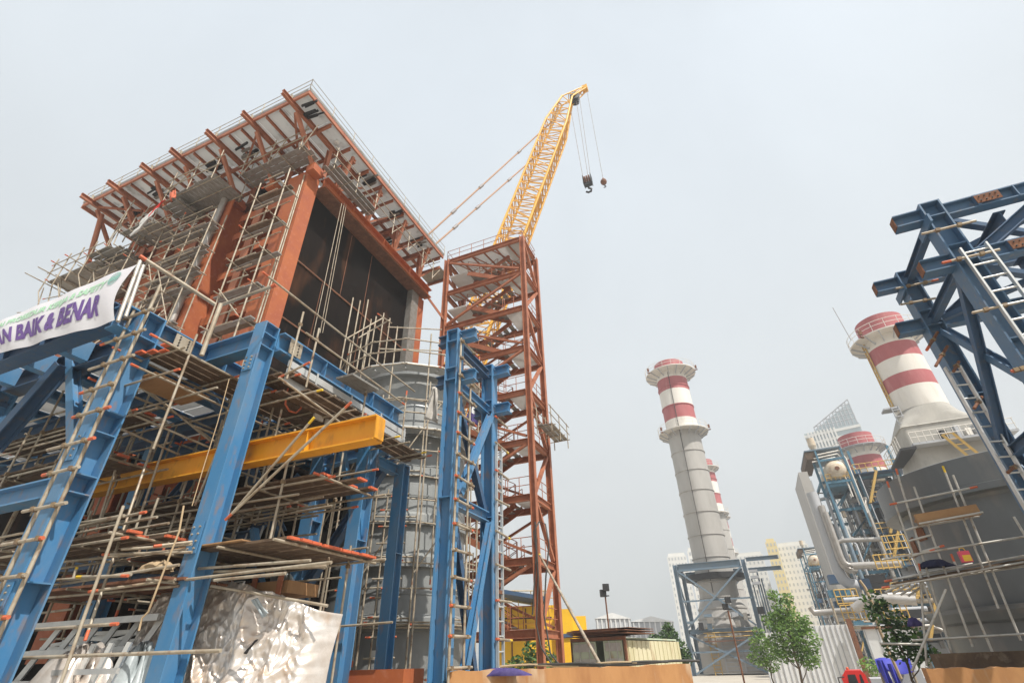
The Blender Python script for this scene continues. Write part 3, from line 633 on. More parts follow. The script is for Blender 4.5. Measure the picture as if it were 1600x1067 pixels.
tube_ladder('tan tube ladder lashed to the front of the far left blue column', -10.02, -9.5, 4.45, 0, 8.0, .52, .3)

# upright pole and banner
r = thing('banner_pole', 'pale tube post with clamps holding the right end of the banner', 'post', P(185, 500, Y=4.4))
tubes_px(r, [((219, 408, dict(Y=4.1)), (184, 502, dict(Y=4.1)), None, None), ((224, 415, dict(Y=4.3)), (196, 495, dict(Y=4.3)), None, None)], 'pole', r=.037, mat_='tubegrey')
tubes_px(r, [((218, 400, dict(Y=4.3)), (336, 476, dict(Y=5.9)), 'orange', None)], 'tube', r=.045)
for y0 in (425, 450, 475): tubes_px(r, [((214-(y0-425)*.3, y0, dict(Y=4.4)), (232-(y0-425)*.3, y0+8, dict(Y=5.2)), None, 'orange')], 'tube', r=.03)
tubes_px(r, [((345, 475, dict(X=-8.6)), (315, 555, dict(X=-8.6)), None, None)], 'pole', r=.045)
tubes_px(r, [((342, 478, dict(Y=6.0)), (432, 445, dict(Y=6.0)), None, 'orange')], 'tube', r=.04)
BTR, BBR = P(213, 412, Y=3.98), P(181, 501, Y=3.98)
BTL, BBL = P(0, 502, Y=3.98), P(0, 552, Y=3.98)
def banner(u, v, off=0):
    """u: 0 at the photo's left edge .. 1 at the right end, v: 0 top .. 1 bottom"""
    t = BTL.lerp(BTR, u); b = BBL.lerp(BBR, u)
    if u > .8: t = t+(BTR-BTL)*0
    p = t.lerp(b, v)
    ex = -(.09*math.sin(math.pi*v))*max(0, (u-.6)/.4)**2
    p = p+(BTR-BTL)*ex*.55
    p.y += -.022*math.sin(u*11+v*2)*(.4+.6*v)-.012*math.sin(u*23+1-v*3)-.05*math.sin(math.pi*v)-off
    return p
bn = thing('banner', 'white cloth banner with purple and pale green lettering tied along the blue frame', 'banner', (-13, 4.3, 8))
mb = MB(); mb.grid(lambda u, v: banner(-.55+1.55*u, v), 60, 14); o = mb.build('cloth', 'cloth', bn)
def text_on(body, u0, u1, v0, v1, m, slant=.0, bold=.012, name='lettering'):
    cu = bpy.data.curves.new('t', 'FONT'); cu.body = body; cu.size = 1; cu.offset = bold; cu.shear = slant; cu.fill_mode = 'FRONT'; cu.resolution_u = 4
    to = bpy.data.objects.new('t', cu); S.collection.objects.link(to); bpy.context.view_layer.update()
    me = bpy.data.meshes.new_from_object(to.evaluated_get(bpy.context.evaluated_depsgraph_get()))
    xs = [v.co.x for v in me.vertices]; ys = [v.co.y for v in me.vertices]
    xa, xb, ya, yb_ = min(xs), max(xs), min(ys), max(ys)
    mb = MB(); mb.add([banner(u0+(u1-u0)*(v.co.x-xa)/(xb-xa), v1+(v0-v1)*(v.co.y-ya)/(yb_-ya), .012) for v in me.vertices], [tuple(p.vertices) for p in me.polygons])
    bpy.data.objects.remove(to); return mb.build(name, m, bn)
text_on('AN BAIK & BENAR', -.03, .86, .41, .82, 'purple', .12, .05)
text_on('SESUAI PROSEDUR KERJA & SAFETY', -.12, .86, .15, .345, 'green', .25, .04)
# ring emblem near the right end
mb = MB()
def emb(a, rr): return banner(.90+.035*rr*math.cos(a), .17+.115*rr*math.sin(a), .014)
for k in range(30):
    a0, a1 = 2*math.pi*k/30, 2*math.pi*(k+.75)/30
    mb.add([emb(a0, .78), emb(a1, .78), emb(a1, 1.05), emb(a0, 1.05)], [(0, 1, 2, 3)])
for k in range(3):
    s = -.35+.35*k; mb.add([banner(.90-.026, .17+.1*s, .014), banner(.90+.024, .17+.1*s-.03, .014), banner(.90+.024, .17+.1*s, .014), banner(.90-.026, .17+.1*s+.03, .014)], [(0, 1, 2, 3)])
mb.build('emblem', mat('emblem_green', (.20, .42, .36), .7), bn)

# ------------------------------------------------------------------ middle pair of blue columns with stub beams
random.seed(41)
mf = thing('steel_structure', 'pair of tall blue columns with stub beams before the grey shell', 'steel frame', (-5.9, 11, 0))
for y in (10.15, 12.35): column(mf, -5.92, y, 9.55, .36, .36, (1, 0, 0), plates=(4.95, 8.0, 8.35, 9.2))
def stub(root, x0, x1, y, z, h=.3, m='blue', plate=None):
    mb = MB(); mb.hbeam((x0, y, z), (x1, y, z), h, .26, .025, .018); mb.build('stub_beam', m, root)
for y in (10.15, 12.35):
    for z in (9.33, 8.05): stub(mf, -5.72, -5.25, y, z); stub(mf, -6.4, -6.12, y, z, .28, 'bluedk')
for z in (9.2, 8.0, 4.95): hb(mf, (-5.92, 10.36, z), (-5.92, 12.14, z), .26, .2, m='bluedk' if z > 9 else 'blue')
for a, b, m in (((10.4, 7.8), (12.1, 5.1), 'bluedk'), ((12.1, 7.8), (10.4, 5.1), 'blue'), ((10.4, 4.8), (12.1, .4), 'bluedk'), ((12.1, 4.8), (10.4, .4), 'blue')):
    MB().hbeam((-5.9+(.13 if m == 'blue' else -.07), a[0], a[1]), (-5.9+(.13 if m == 'blue' else -.07), b[0], b[1]), .17, .16, .02, .015, (1, 0, 0)).build('brace', m, mf)
tube_ladder('tube ladder with orange tips lashed to the nearer of the paired blue columns', 9.99, 10.42, -5.66, 0, 9.3, .5, .1, (0, 1), r=.03) if False else None
t = thing('tube_ladder', 'tube ladder with orange tipped rungs lashed to the nearer of the paired blue columns', 'ladder', (-5.66, 10.2, 0), 'tube ladders lashed to blue columns')
for yy in (9.98, 10.58): pole(t, (-5.64, yy, .2), (-5.64, yy, 9.2 if yy < 10.3 else 8.0), 'rail', r=.03)
for k in range(17): pole(t, (-5.59, 9.86, .6+k*.53), (-5.59, 10.78+U(-.05, .1), .6+k*.53+U(-.02, .02)), 'rung', 'orange' if U(0, 1) < .7 else None, 'orange' if U(0, 1) < .6 else None, r=.03, cl=(.12, .82))
t = thing('tube_ladder', 'short tube rungs clamped to the farther of the paired blue columns', 'ladder', (-5.66, 12.3, 3), 'tube ladders lashed to blue columns')
for k in range(8): pole(t, (-5.66, 12.2, 2.2+k*.8), (-5.66, 13.1, 2.2+k*.8+U(-.05, .05)), 'rung', 'orange', 'yelltip' if k % 3 == 0 else None, r=.03)
t = thing('aluminium_ladder', 'long pale aluminium ladder standing right of the paired blue columns', 'ladder', (-5.3, 12.6, 0))
for yy in (12.3, 12.62):
    MB().bar((-5.68, yy, .1), (-5.68, yy, 7.0), .035, .07, (1, 0, 0)).build('rail', 'alu', t)
for k in range(21): MB().tube((-5.68, 12.3, .4+k*.31), (-5.68, 12.62, .4+k*.31), .02, 6).build('rung', 'alu', t)
for z in (3.2, 5.8, 6.9): MB().box((-5.7, 12.45, z), (.1, .2, .08)).build('clamp', 'rust', t)

# ------------------------------------------------------------------ grey riveted shell (left) with its scaffold
CX, CY = -10.94, 15.54
sh = thing('steel_shell', 'tall mid grey round steel shell of stacked courses with domed shoulder, left', 'steel shell', (CX, CY, 0))
def courses(root, prof, m, n=72):
    for k, p in enumerate(prof): MB().lathe((root['_o'][0], root['_o'][1], 0), p, n).build('course', m, root)
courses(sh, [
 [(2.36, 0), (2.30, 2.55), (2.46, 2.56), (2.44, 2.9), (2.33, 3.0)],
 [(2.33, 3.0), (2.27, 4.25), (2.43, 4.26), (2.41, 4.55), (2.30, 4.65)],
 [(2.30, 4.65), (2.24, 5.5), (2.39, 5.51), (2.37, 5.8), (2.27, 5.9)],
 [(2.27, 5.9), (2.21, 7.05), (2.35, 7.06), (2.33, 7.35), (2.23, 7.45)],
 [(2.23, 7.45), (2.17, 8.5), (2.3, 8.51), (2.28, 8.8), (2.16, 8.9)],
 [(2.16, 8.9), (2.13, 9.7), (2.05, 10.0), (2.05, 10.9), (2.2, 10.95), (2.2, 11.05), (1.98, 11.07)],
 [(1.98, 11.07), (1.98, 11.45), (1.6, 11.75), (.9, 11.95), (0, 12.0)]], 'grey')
for z in (3.5, 6.4, 9.3): MB().lathe((CX, CY, 0), [(2.31, z), (2.325, z+.01), (2.325, z+.05), (2.30, z+.06)], 72).build('hoop', 'grey', sh)
MB().box((CX+1.06, CY-2.1, 2.0), (.3, .02, .22), .47).build('notice_plate', 'white', sh)
r = thing('scaffold', 'tube scaffold ringing the grey left shell with metal plank platforms', 'scaffold', (CX, CY, 0), 'tube scaffolds round grey shells')
def ring_deck(root, cx, cy, r0, r1, z, a0, a1, n, m='mplank', rail=(.5, 1.0), pr=.026, tip=.3):
    for k in range(n):
        t0, t1 = a0+(a1-a0)*k/n, a0+(a1-a0)*(k+1)/n
        for rr in (r0, (r0+r1)/2): 
            a = V((cx+(rr+.12)*math.cos(t0), cy+(rr+.12)*math.sin(t0), z)); b = V((cx+(rr+.12)*math.cos(t1), cy+(rr+.12)*math.sin(t1), z))
            MB().bar(a, b, (r1-r0)/2-.02, .04).build('board', m, root)
        a = V((cx+r1*math.cos(t0), cy+r1*math.sin(t0), z)); b = V((cx+r1*math.cos(t1), cy+r1*math.sin(t1), z))
        e = (b-a)*.08
        for dz in (-.07,)+tuple(rail): pole(root, a-e+V((0, 0, dz)), b+e+V((0, 0, dz)), 'ledger', 'orange' if U(0, 1) < tip else None, None, r=pr)
for z in (11.0, 8.55): ring_deck(r, CX, CY, 2.4, 3.0, z, -2.9, .25, 7, 'alu')
for z in (6.9, 5.45, 4.3, 2.7):
    ring_deck(r, CX, CY, 2.45, 2.8, z, -2.5, .1, 6, 'mplank' if z < 5 else 'alu', (.06,), .025, .4) if z in (2.7,) else None
    for k in range(6):
        t0, t1 = -2.6+k*.45, -2.6+(k+1)*.45; q = 2.85
        pole(r, (CX+q*math.cos(t0), CY+q*math.sin(t0), z), (CX+q*math.cos(t1), CY+q*math.sin(t1), z), 'ledger', 'orange' if U(0, 1) < .4 else None, r=.025)
        if k % 2: pole(r, (CX+q*math.cos(t0), CY+q*math.sin(t0), z+.15), (CX+q*math.cos(t1), CY+q*math.sin(t1), z+.15), 'ledger', r=.025)
for k in range(7):
    t = -2.6+k*.45; q = 2.9
    for dq, top in ((0, 12.4), (.55, 9.7)):
        if dq and k in (0, 5): continue
        pole(r, (CX+(q+dq)*math.cos(t), CY+(q+dq)*math.sin(t), .2), (CX+(q+dq)*math.cos(t), CY+(q+dq)*math.sin(t), top+U(-.4, .4)), 'pole', None, 'orange' if U(0, 1) < .3 else None, r=.028)
for k in range(9):
    t = -2.75+k*.36; q = 2.75+.5*(k % 2); z0 = U(.2, 4); pole(r, (CX+q*math.cos(t), CY+q*math.sin(t), z0), (CX+q*math.cos(t), CY+q*math.sin(t), z0+U(3, 6)), 'pole', 'orange', None, r=.024)
for z in (1.4, 3.6, 6.2, 7.8, 9.6):
    for k in range(5): t0 = -2.6+k*.5; pole(r, (CX+2.85*math.cos(t0), CY+2.85*math.sin(t0), z), (CX+2.85*math.cos(t0+.55), CY+2.85*math.sin(t0+.55), z+U(-.05, .05)), 'ledger', 'orange', None, r=.023)
for t, z0, z1 in ((-1.9, 5.5, 8.5), (-1.5, 3.0, 5.4), (-1.1, 7, 9.6), (-.8, 4, 6)):
    pole(r, (CX+3*math.cos(t), CY+3*math.sin(t), z0), (CX+3*math.cos(t+.5), CY+3*math.sin(t+.5), z1), 'brace', r=.025)
t = thing('tube_ladder', 'thin tube ladder with orange tipped rungs climbing the middle of the grey left shell', 'ladder', (CX+1.5, CY-2.6, 0))
for dx in (0, .5): pole(t, (CX+1.45+dx, CY-2.9+dx*.4, 0), (CX+1.45+dx, CY-2.9+dx*.4, 6.3), 'rail', r=.025)
for k in range(13): pole(t, (CX+1.3, CY-3.0, .5+k*.47), (CX+2.05, CY-2.66, .5+k*.47), 'rung', 'orange', 'orange' if k % 3 else None, r=.024)
r = thing('scaffold', 'bare tube uprights and guard tubes standing before the lower scorched wall', 'scaffold', (-12.6, 13, 9))
for x, y0, y1 in ((540, 560, 455), (552, 565, 460), (566, 560, 460), (577, 555, 496), (585, 552, 492), (595, 565, 485), (608, 552, 496)):
    a = P(x-6, y0, X=-12.2); b = P(x, y1, X=-12.2); pole(r, (a.x, a.y, a.z-1), (a.x, a.y, b.z), 'pole', r=.03)
tubes_px(r, [((540, 530, dict(X=-12.2)), (598, 497, dict(X=-11.6)), None, None), ((560, 528, dict(X=-12.2)), (608, 500, dict(X=-11.6)), None, None), ((606, 511, dict(X=-11.6)), (690, 515, dict(Y=17)), None, None), ((592, 545, dict(X=-11.6)), (690, 548, dict(Y=17)), None, None), ((590, 490, dict(X=-11.6)), (612, 505, dict(X=-11.6)), 'orange', None)], 'guard_tube', r=.028)
cloth_sheet('hanging_sheet', P(677, 605, Y=12.5), P(682, 605, Y=12.5), P(688, 660, Y=12.5), P(662, 655, Y=12.5), 'dirtcl', 'pale grey sheet hung to a point from a tube before the grey left shell', 'sheet', .12)
cloth_sheet('hanging_cloth', P(733, 632, Y=13.5), P(745, 632, Y=13.5), P(744, 662, Y=13.5), P(729, 660, Y=13.5), None, 'purple and white cloth hung between the paired blue columns', 'cloth', .12, mats=['purplec', 'white'])

# ------------------------------------------------------------------ red stair tower
random.seed(51)
tw = thing('stair_tower', 'open red primed steel stair tower with zigzag stairs and grey top floors', 'stair tower', (-10, 21, 0))
TX0, TX1, TY0, TY1, TZ = -12.5, -7.5, 20.0, 22.2, 22.8
for x in (TX0, TX1):
    for y in (TY0, TY1): MB().hbeam((x, y, 0), (x, y, TZ+.05), .26, .25, .03, .02, (1, 0, 0)).build('column', 'redst', tw)
lv = [TZ-2.5*k for k in range(9)]
for i, z in enumerate(lv):
    for y in (TY0, TY1): MB().hbeam((TX0+.17, y, z-.16), (TX1-.17, y, z-.16), .28, .16, .022, .015).build('beam', 'redst', tw)
    for x in (TX0, TX1): MB().hbeam((x, TY0+.16, z-.16), (x, TY1-.16, z-.16), .28, .16, .022, .015).build('beam', 'redst', tw)
    if i < 2:
        MB().b2(TX0+.1, TX1-.1, TY0+.08, TY0+1.05 if i else TY1-.1, z, z+.03).build('floor', 'floorp', tw)
        for k in range(5): x = TX0+.8+k*.8; MB().bar((x, TY0+.1, z-.1), (x+.3, TY1-.1, z-.1), .07, .09).build('joist', 'redst', tw)
        for k in range(3): MB().bar((TX0+.3+k*1.3, TY0+.1, z-.12), (TX0+1.4+k*1.3, TY1-.1, z-.12), .05, .05).build('joist', 'redst', tw)
    MB().b2(TX1-1.25, TX1-.1, TY0+.1, TY1-.1, z-.03, z+.0).build('landing', 'floorp', tw)
    if i < 8:   # braces
        zl = z-2.5
        if i % 2: a, b = (TX0+.2, zl+.1), (TX1-.2, z-.3)
        else: a, b = (TX0+.2, z-.3), (TX1-.2, zl+.1)
        MB().bar((a[0], TY0-.02, a[1]), (b[0], TY0-.02, b[1]), .11, .11).build('brace', 'redst', tw)
        MB().bar((a[0], TY1, b[1]), (b[0], TY1, a[1]), .10, .10).build('brace', 'redst', tw)
        a, b = ((TY0, zl+.1), (TY1, z-.3)) if i % 2 else ((TY0, z-.3), (TY1, zl+.1))
        for x in (TX0, TX1): MB().bar((x, a[0]+.2, a[1]), (x, b[0]-.2, b[1]), .16, .14).build('brace', 'redst', tw)
        # flights
        xa, xb, xm = TX1-1.3, TX0+1.35, z-1.25
        for (x0, z0, x1, z1, y) in ((xa, zl, xb, zl+1.25, TY0+.25), (xb, zl+1.25, xa, z, TY1-1.05)):
            for dy in (0, .8): MB().bar((x0, y+dy, z0-.06), (x1, y+dy, z1-.06), .05, .26).build('stringer', 'redst', tw)
            mb = MB()
            for k in range(7): f = (k+.5)/7; mb.box((x0+(x1-x0)*f, y+.4, z0+(z1-z0)*f+.02), (.26, .74, .035))
            mb.build('treads', 'mplank', tw)
            for dy in (0, .8):
                for dz in (.45, .85): MB().tube((x0, y+dy, z0+dz), (x1, y+dy, z1+dz), .018, 5).build('handrail', 'redst', tw)
                mb = MB()
                for k in range(4): f = k/3; mb.tube((x0+(x1-x0)*f, y+dy, z0+(z1-z0)*f), (x0+(x1-x0)*f, y+dy, z0+(z1-z0)*f+.85), .018, 5)
                mb.build('balusters', 'redst', tw)
        MB().b2(TX0+.15, xb, TY0+.1, TY1-.1, zl+1.19, zl+1.23).build('landing', 'floorp', tw)
        MB().bar((TX0, TY0+.2, zl+1.1), (TX0, TY1-.2, zl+1.1), .1, .2).build('beam', 'redst', tw)
    for (a, b) in (((TX1, TY0), (TX1, TY1)), ((TX1-1.3, TY0), (TX1, TY0))) if i else (((TX0, TY0), (TX1, TY0)), ((TX1, TY0), (TX1, TY1)), ((TX0, TY1), (TX1, TY1)), ((TX0, TY0), (TX0, TY1))):
        for dz in (.38, .75): MB().tube((*a, z+dz), (*b, z+dz), .018, 5).build('rail', 'redst', tw)
        n = max(2, int((V((*b, 0))-V((*a, 0))).length/.75))
        for k in range(n): q = V((*a, z)).lerp(V((*b, z)), k/n); MB().tube(q, q+V((0, 0, .75)), .018, 5).build('rail_post', 'redst', tw)
wk = thing('walkway', 'short red railed walkway linking the boiler roof corner to the stair tower', 'walkway', (-12.6, 19.7, 22.3))
MB().b2(-14.2, -12.7, 19.55, 20.6, 22.0, 22.04).build('floor', 'mplank', wk)
for y in (19.5, 20.65):
    MB().bar((-14.4, y, 21.95), (-12.7, y, 21.95), .08, .18).build('beam', 'redst', wk)
    for z in (22.4, 22.8): MB().tube((-14.4, y, z), (-12.7, y, z), .018, 5).build('rail', 'redst', wk)
MB().bar((-13.4, 19.6, 19.9), (-12.4, 20, 18.2), .12, .12).build('brace', 'redst', wk)
hsf = thing('hanging_scaffold', 'small grey tube platform hung outside the right face of the stair tower', 'scaffold', (-6.9, 21.4, 11))
deck(hsf, -7.2, -6.6, 20.2, 22.6, 10.9, 'y', .2, False, 'mplank', tr=.8)
for y in (20.2, 21.4, 22.6):
    for x in (-7.25, -6.55): pole(hsf, (x, y, 10.5), (x, y, 11.8), r=.024)
for z in (11.3, 11.7): pole(hsf, (-6.53, 19.9, z), (-6.53, 22.9, z), 'ledger', r=.022); pole(hsf, (-7.27, 19.9, z), (-7.27, 22.9, z), 'ledger', r=.022)
# hoses looped from the tower foot
for i, (pts, lab) in enumerate((([(832, 960), (838, 860), (834, 830), (842, 815), (852, 818), (858, 850), (853, 900), (850, 960), (860, 1020), (880, 1046)], 'thin dark hose looped over the right foot of the stair tower'),
                   ([(836, 815), (841, 900), (838, 975), (845, 1010), (865, 1042)], 'dark hose hanging straight beside the right leg of the stair tower'))):
    o = MB().path([P(x, y, Y=19.7) for x, y in pts], .03).build('hose', 'wire'); tag(o, lab, 'hose', 'hoses at the foot of the stair tower')
r = thing('scaffold_tube', 'long tan tube leaning from the stair tower leg down to the stained wall', 'scaffold tube', P(900, 950, Y=18))
tubes_px(r, [((843, 866, dict(Y=19.6)), (941, 1044, dict(Y=12.5)), 'yelltip', None)], 'tube', r=.04)

# ------------------------------------------------------------------ lattice boom crane
random.seed(61)
cr = thing('crawler_crane', 'yellow lattice boom crane rising behind the stair tower against the sky', 'crane', (-24.9, 31.3, 0))
TIP = P(888, 158, D=38.2); ft = V((-24.9, 31.3, 2.2))
# tip at the photographed bearing, boom length about 65 m
r_ = RR*((886-800)/FPX)-UU*((158-533.5)/FPX)+F_; TIP = EYE+r_*64
ax = (TIP-ft).normalized(); bx_ = ax.cross(V((0, 0, 1))).normalized(); up_ = bx_.cross(ax).normalized()
L = (TIP-ft).length; hw = 1.28
def bp(s, i, j):
    k = min(1, .3+s/9) if s < 7 else (1 if s < L-6 else 1-.5*(s-L+6)/6)
    return ft+ax*s+bx_*(i*hw*k)+up_*(j*hw*k)
secs = [0, 7]+[7+(L-13)*k/24 for k in range(1, 25)]+[L-3, L]
for i, j in ((-1, -1), (1, -1), (1, 1), (-1, 1)):
    mb = MB(); mb.path([bp(s, i, j) for s in secs], .13, 7); mb.build('chord', 'crane', cr)
for (i0, j0), (i1, j1) in (((-1, -1), (1, -1)), ((1, -1), (1, 1)), ((1, 1), (-1, 1)), ((-1, 1), (-1, -1))):
    mb = MB()
    for k, (s0, s1) in enumerate(zip(secs, secs[1:])):
        mb.tube(bp(s0, i0, j0), bp(s0, i1, j1), .055, 5); sm = (s0+s1)/2
        a, b = ((i0, j0), (i1, j1)) if k % 2 else ((i1, j1), (i0, j0))
        mb.tube(bp(s0, *a), bp(sm, *b), .055, 5); mb.tube(bp(sm, *b), bp(s1, *a), .055, 5); mb.tube(bp(sm, i0, j0), bp(sm, i1, j1), .05, 5)
    mb.build('lacing', 'crane', cr)
mb = MB()
for s0, s1, w in ((8, 20, .8), (22, 33, .8), (34.5, 45, .75), (46, 55, .6)):
    a, b = ft+ax*s0-up_*.95, ft+ax*s1-up_*.95; mb.bar(a, b, w, .06, up_)
mb.build('catwalk', 'crane', cr)
mb = MB()
for s in (L-9, L-20, L-31, L-42): mb.bar(ft+ax*s-up_*1.0, ft+ax*(s+2.6)-up_*1.0, 1.9, .08, up_)
mb.build('gusset_plate', 'crane', cr)
TP2 = EYE+(RR*((914-800)/FPX)-UU*((139-533.5)/FPX)+F_)*66
mb = MB()
for i in (-1, 1):
    for j in (-.9, .9): mb.tube(bp(L, i, j), TP2+bx_*(.25*i)+up_*(.3*j), .09, 6)
    for f in (.25, .5, .75): mb.tube(bp(L, i, -.9).lerp(TP2+bx_*(.25*i)-up_*.3, f), bp(L, i, .9).lerp(TP2+bx_*(.25*i)+up_*.3, f), .06, 5)
    mb.tube(bp(L, i, -.9), TP2+bx_*(.25*i)+up_*.3, .06, 5)
for f in (.3, .6, 1): mb.tube(bp(L, -1, .9).lerp(TP2-bx_*.25+up_*.3, f), bp(L, 1, .9).lerp(TP2+bx_*.25+up_*.3, f), .06, 5)
mb.box(TP2, (.7, .7, .8)); mb.build('jib_head', 'crane', cr)
SHV = EYE+(RR*((898-800)/FPX)-UU*((155-533.5)/FPX)+F_)*64.5
mb = MB()
for k in range(4): c = SHV+bx_*(-.5+.33*k); mb.tube(c-bx_*.06, c+bx_*.06, .62, 16)
mb.build('sheave', 'black', cr)
mb = MB(); mb.bar(bp(L-4, -.6, 1.05), bp(L-1.5, -.6, 1.05), .9, .08); mb.build('number_plate', 'white', cr)
MB().tube(bp(L, -1, 1), bp(L, -1, 1)+V((-.5, 0, .9)), .05).build('lamp_post', 'black', cr)
MST = V((-33, 27.0, 30))
for k, s in enumerate((L-2.5, L-9)):
    mb = MB(); a = bp(s, -1, 1); b = EYE+(RR*((600+25*k-800)/FPX)-UU*((430-533.5)/FPX)+F_)*(40); mb.tube(a, b, .085, 6)
    for f in (.12, .3, .55, .7): c = a.lerp(b, f); d = (b-a).normalized(); mb.tube(c-d*.35, c+d*.35, .16, 6, mi=1)
    mb.build('pendant_rope', ['pend', 'wireg'], cr)
hk0 = SHV+V((0, 0, -.5)); 
hb_ = EYE+(RR*((918-800)/FPX)-UU*((287-533.5)/FPX)+F_)*66.5
zb = hb_.z
def z_at_row(x, y, row):
    lo, hi = 2, 90
    for _ in range(40):
        z = (lo+hi)/2; v = V((x, y, z))-EYE; py = 533.5-FPX*v.dot(UU)/v.dot(F_)
        lo, hi = (z, hi) if py > row else (lo, z)
    return z
zb = z_at_row(SHV.x, SHV.y, 281)
mb = MB()
for dx, dy in ((-.45, 0), (.1, .1), (.4, 0)): mb.tube((SHV.x+dx*1.6, SHV.y+dy, SHV.z), (SHV.x+dx, SHV.y+dy, zb+.4), .03, 5)
mb.tube((TP2.x+.2, TP2.y, TP2.z-.4), (TP2.x+.2, TP2.y, zb), .028, 5); mb.build('hoist_rope', 'wireg', cr)
# base of the crane behind the shell
mb = MB()
for s in (-1, 1): mb.box((-24.9+s*2.6, 31.3, .7), (1.2, 9, 1.4))
mb.build('crawler_track', 'black', cr); MB().box((-24.9, 29.5, 2.6), (3.4, 9, 2.2)).build('machine_house', 'cabyel', cr)
hk = thing('hook_block', 'dark heavy hook block hanging high in the sky from the crane', 'hook block', (SHV.x, SHV.y, zb-1.6))
mb = MB()
for k in range(3): mb.tube((SHV.x-.35+.25*k, SHV.y, zb), (SHV.x-.2+.25*k, SHV.y, zb), .48, 16)
mb.build('sheave', 'rust', hk); mb = MB(); mb.box((SHV.x-.44, SHV.y, zb-.15), (.06, .85, 1.35)); mb.box((SHV.x+.44, SHV.y, zb-.15), (.06, .85, 1.35)); mb.box((SHV.x, SHV.y, zb-.8), (.8, .4, .35)); mb.build('cheek_plate', 'black', hk)
mb = MB(); mb.path([(SHV.x, SHV.y, zb-1.1), (SHV.x, SHV.y, zb-1.4), (SHV.x+.28, SHV.y, zb-1.65), (SHV.x+.2, SHV.y, zb-2.0), (SHV.x-.1, SHV.y, zb-2.05), (SHV.x-.32, SHV.y, zb-1.85)], .12, 7); mb.build('hook', 'black', hk)
bl = thing('overhaul_ball', 'small rusty overhaul ball hanging on a thin rope right of the hook block', 'hook ball', (TP2.x+.2, TP2.y, zb-1))
mb = MB(); c = V((TP2.x+.2, TP2.y, zb-.35)); mb.lathe(c, [(.03, .7), (.1, .55), (.16, .4), (.31, .2), (.36, 0), (.31, -.2), (.16, -.38), (.03, -.44)], 16); mb.build('weight', 'rust', bl)
mb = MB(); mb.path([c+V(q) for q in ((0, 0, -.44), (0, 0, -.6), (.16, 0, -.72), (.12, 0, -.9), (-.1, 0, -.9))], .06, 6); mb.build('hook', 'black', bl)

# ------------------------------------------------------------------ right blue frame (shade of its unlit side painted in as darker blue)
random.seed(71)
rf = thing('steel_structure', 'shade-darkened blue steel frame of columns, stub beams and braces at the right edge', 'steel frame', (5.5, 11, 0))
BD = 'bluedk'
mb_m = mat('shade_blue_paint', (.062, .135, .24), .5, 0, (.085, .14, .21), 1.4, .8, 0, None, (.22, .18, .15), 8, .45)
RYS = (10.18, 12.55); RXC = 5.24
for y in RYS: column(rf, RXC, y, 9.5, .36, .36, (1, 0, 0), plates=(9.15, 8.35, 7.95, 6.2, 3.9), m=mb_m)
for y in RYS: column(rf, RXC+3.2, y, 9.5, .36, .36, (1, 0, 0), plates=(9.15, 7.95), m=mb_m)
for y in RYS:
    for z in (9.28, 8.05):
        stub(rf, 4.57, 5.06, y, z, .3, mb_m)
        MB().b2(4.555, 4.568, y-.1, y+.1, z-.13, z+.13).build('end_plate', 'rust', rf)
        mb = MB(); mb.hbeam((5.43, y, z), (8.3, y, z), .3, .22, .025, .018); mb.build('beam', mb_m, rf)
        s = MB(); s.b2(5.95, 6.35, y-.145, y-.132, z-.1, z+.1); sp = s.build('splice_plate', 'rust', rf)
        s = MB()
        for i in range(4):
            for j in (-1, 1): s.tube((6.02+i*.09, y-.146, z+j*.05), (6.02+i*.09, y-.165, z+j*.05), .014, 6)
        s.build('bolt', 'black', sp)
        MB().b2(5.95, 6.0, y-.13, y-.01, z-.14, z+.14).build('web_stiffener', mb_m, rf); MB().b2(6.6, 6.62, y-.12, y-.01, z-.14, z+.14).build('web_stiffener', mb_m, rf)
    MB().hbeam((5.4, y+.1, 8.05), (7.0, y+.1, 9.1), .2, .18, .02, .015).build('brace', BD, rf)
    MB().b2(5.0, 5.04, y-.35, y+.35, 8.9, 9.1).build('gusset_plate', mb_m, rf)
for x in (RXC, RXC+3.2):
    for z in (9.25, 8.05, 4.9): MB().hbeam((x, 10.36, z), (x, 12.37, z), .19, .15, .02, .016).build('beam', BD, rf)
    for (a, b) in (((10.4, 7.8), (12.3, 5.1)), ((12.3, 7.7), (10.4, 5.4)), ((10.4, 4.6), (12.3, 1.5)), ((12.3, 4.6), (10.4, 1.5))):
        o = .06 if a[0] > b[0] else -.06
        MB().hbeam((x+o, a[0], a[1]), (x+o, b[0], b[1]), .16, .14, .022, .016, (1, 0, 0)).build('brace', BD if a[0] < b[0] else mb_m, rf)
for a, b in (((5.4, 10.4, 9.3), (8.2, 12.3, 9.3)), ((8.2, 10.4, 9.3), (5.4, 12.3, 9.3)), ((5.4, 10.4, 8.0), (8.2, 12.3, 8.0)), ((8.2, 10.4, 8.0), (5.4, 12.3, 8.0))):
    MB().bar(a, b, .14, .12).build('brace', BD, rf)
for x in (6.3, 7.3):
    MB().hbeam((x, 10.3, 8.9), (x, 12.5, 8.9), .3, .2, .025, .02).build('beam', BD, rf)
def rail_ladder(label, a, b, wv, rung=.31, rr=.02):
    t = thing('aluminium_ladder', label, 'ladder', a, 'aluminium ladders on the right frame')
    a, b, wv = V(a), V(b), V(wv); n = int((b-a).length/rung)
    for o in (V((0, 0, 0)), wv): MB().bar(a+o, b+o, .03, .085, wv.cross(b-a)).build('rail', 'alu', t)
    for k in range(n): p = a.lerp(b, (k+.6)/n); MB().tube(p, p+wv, rr, 6).build('rung', 'alu', t)
    return t
a = P(1500, 388, Y=9.9)
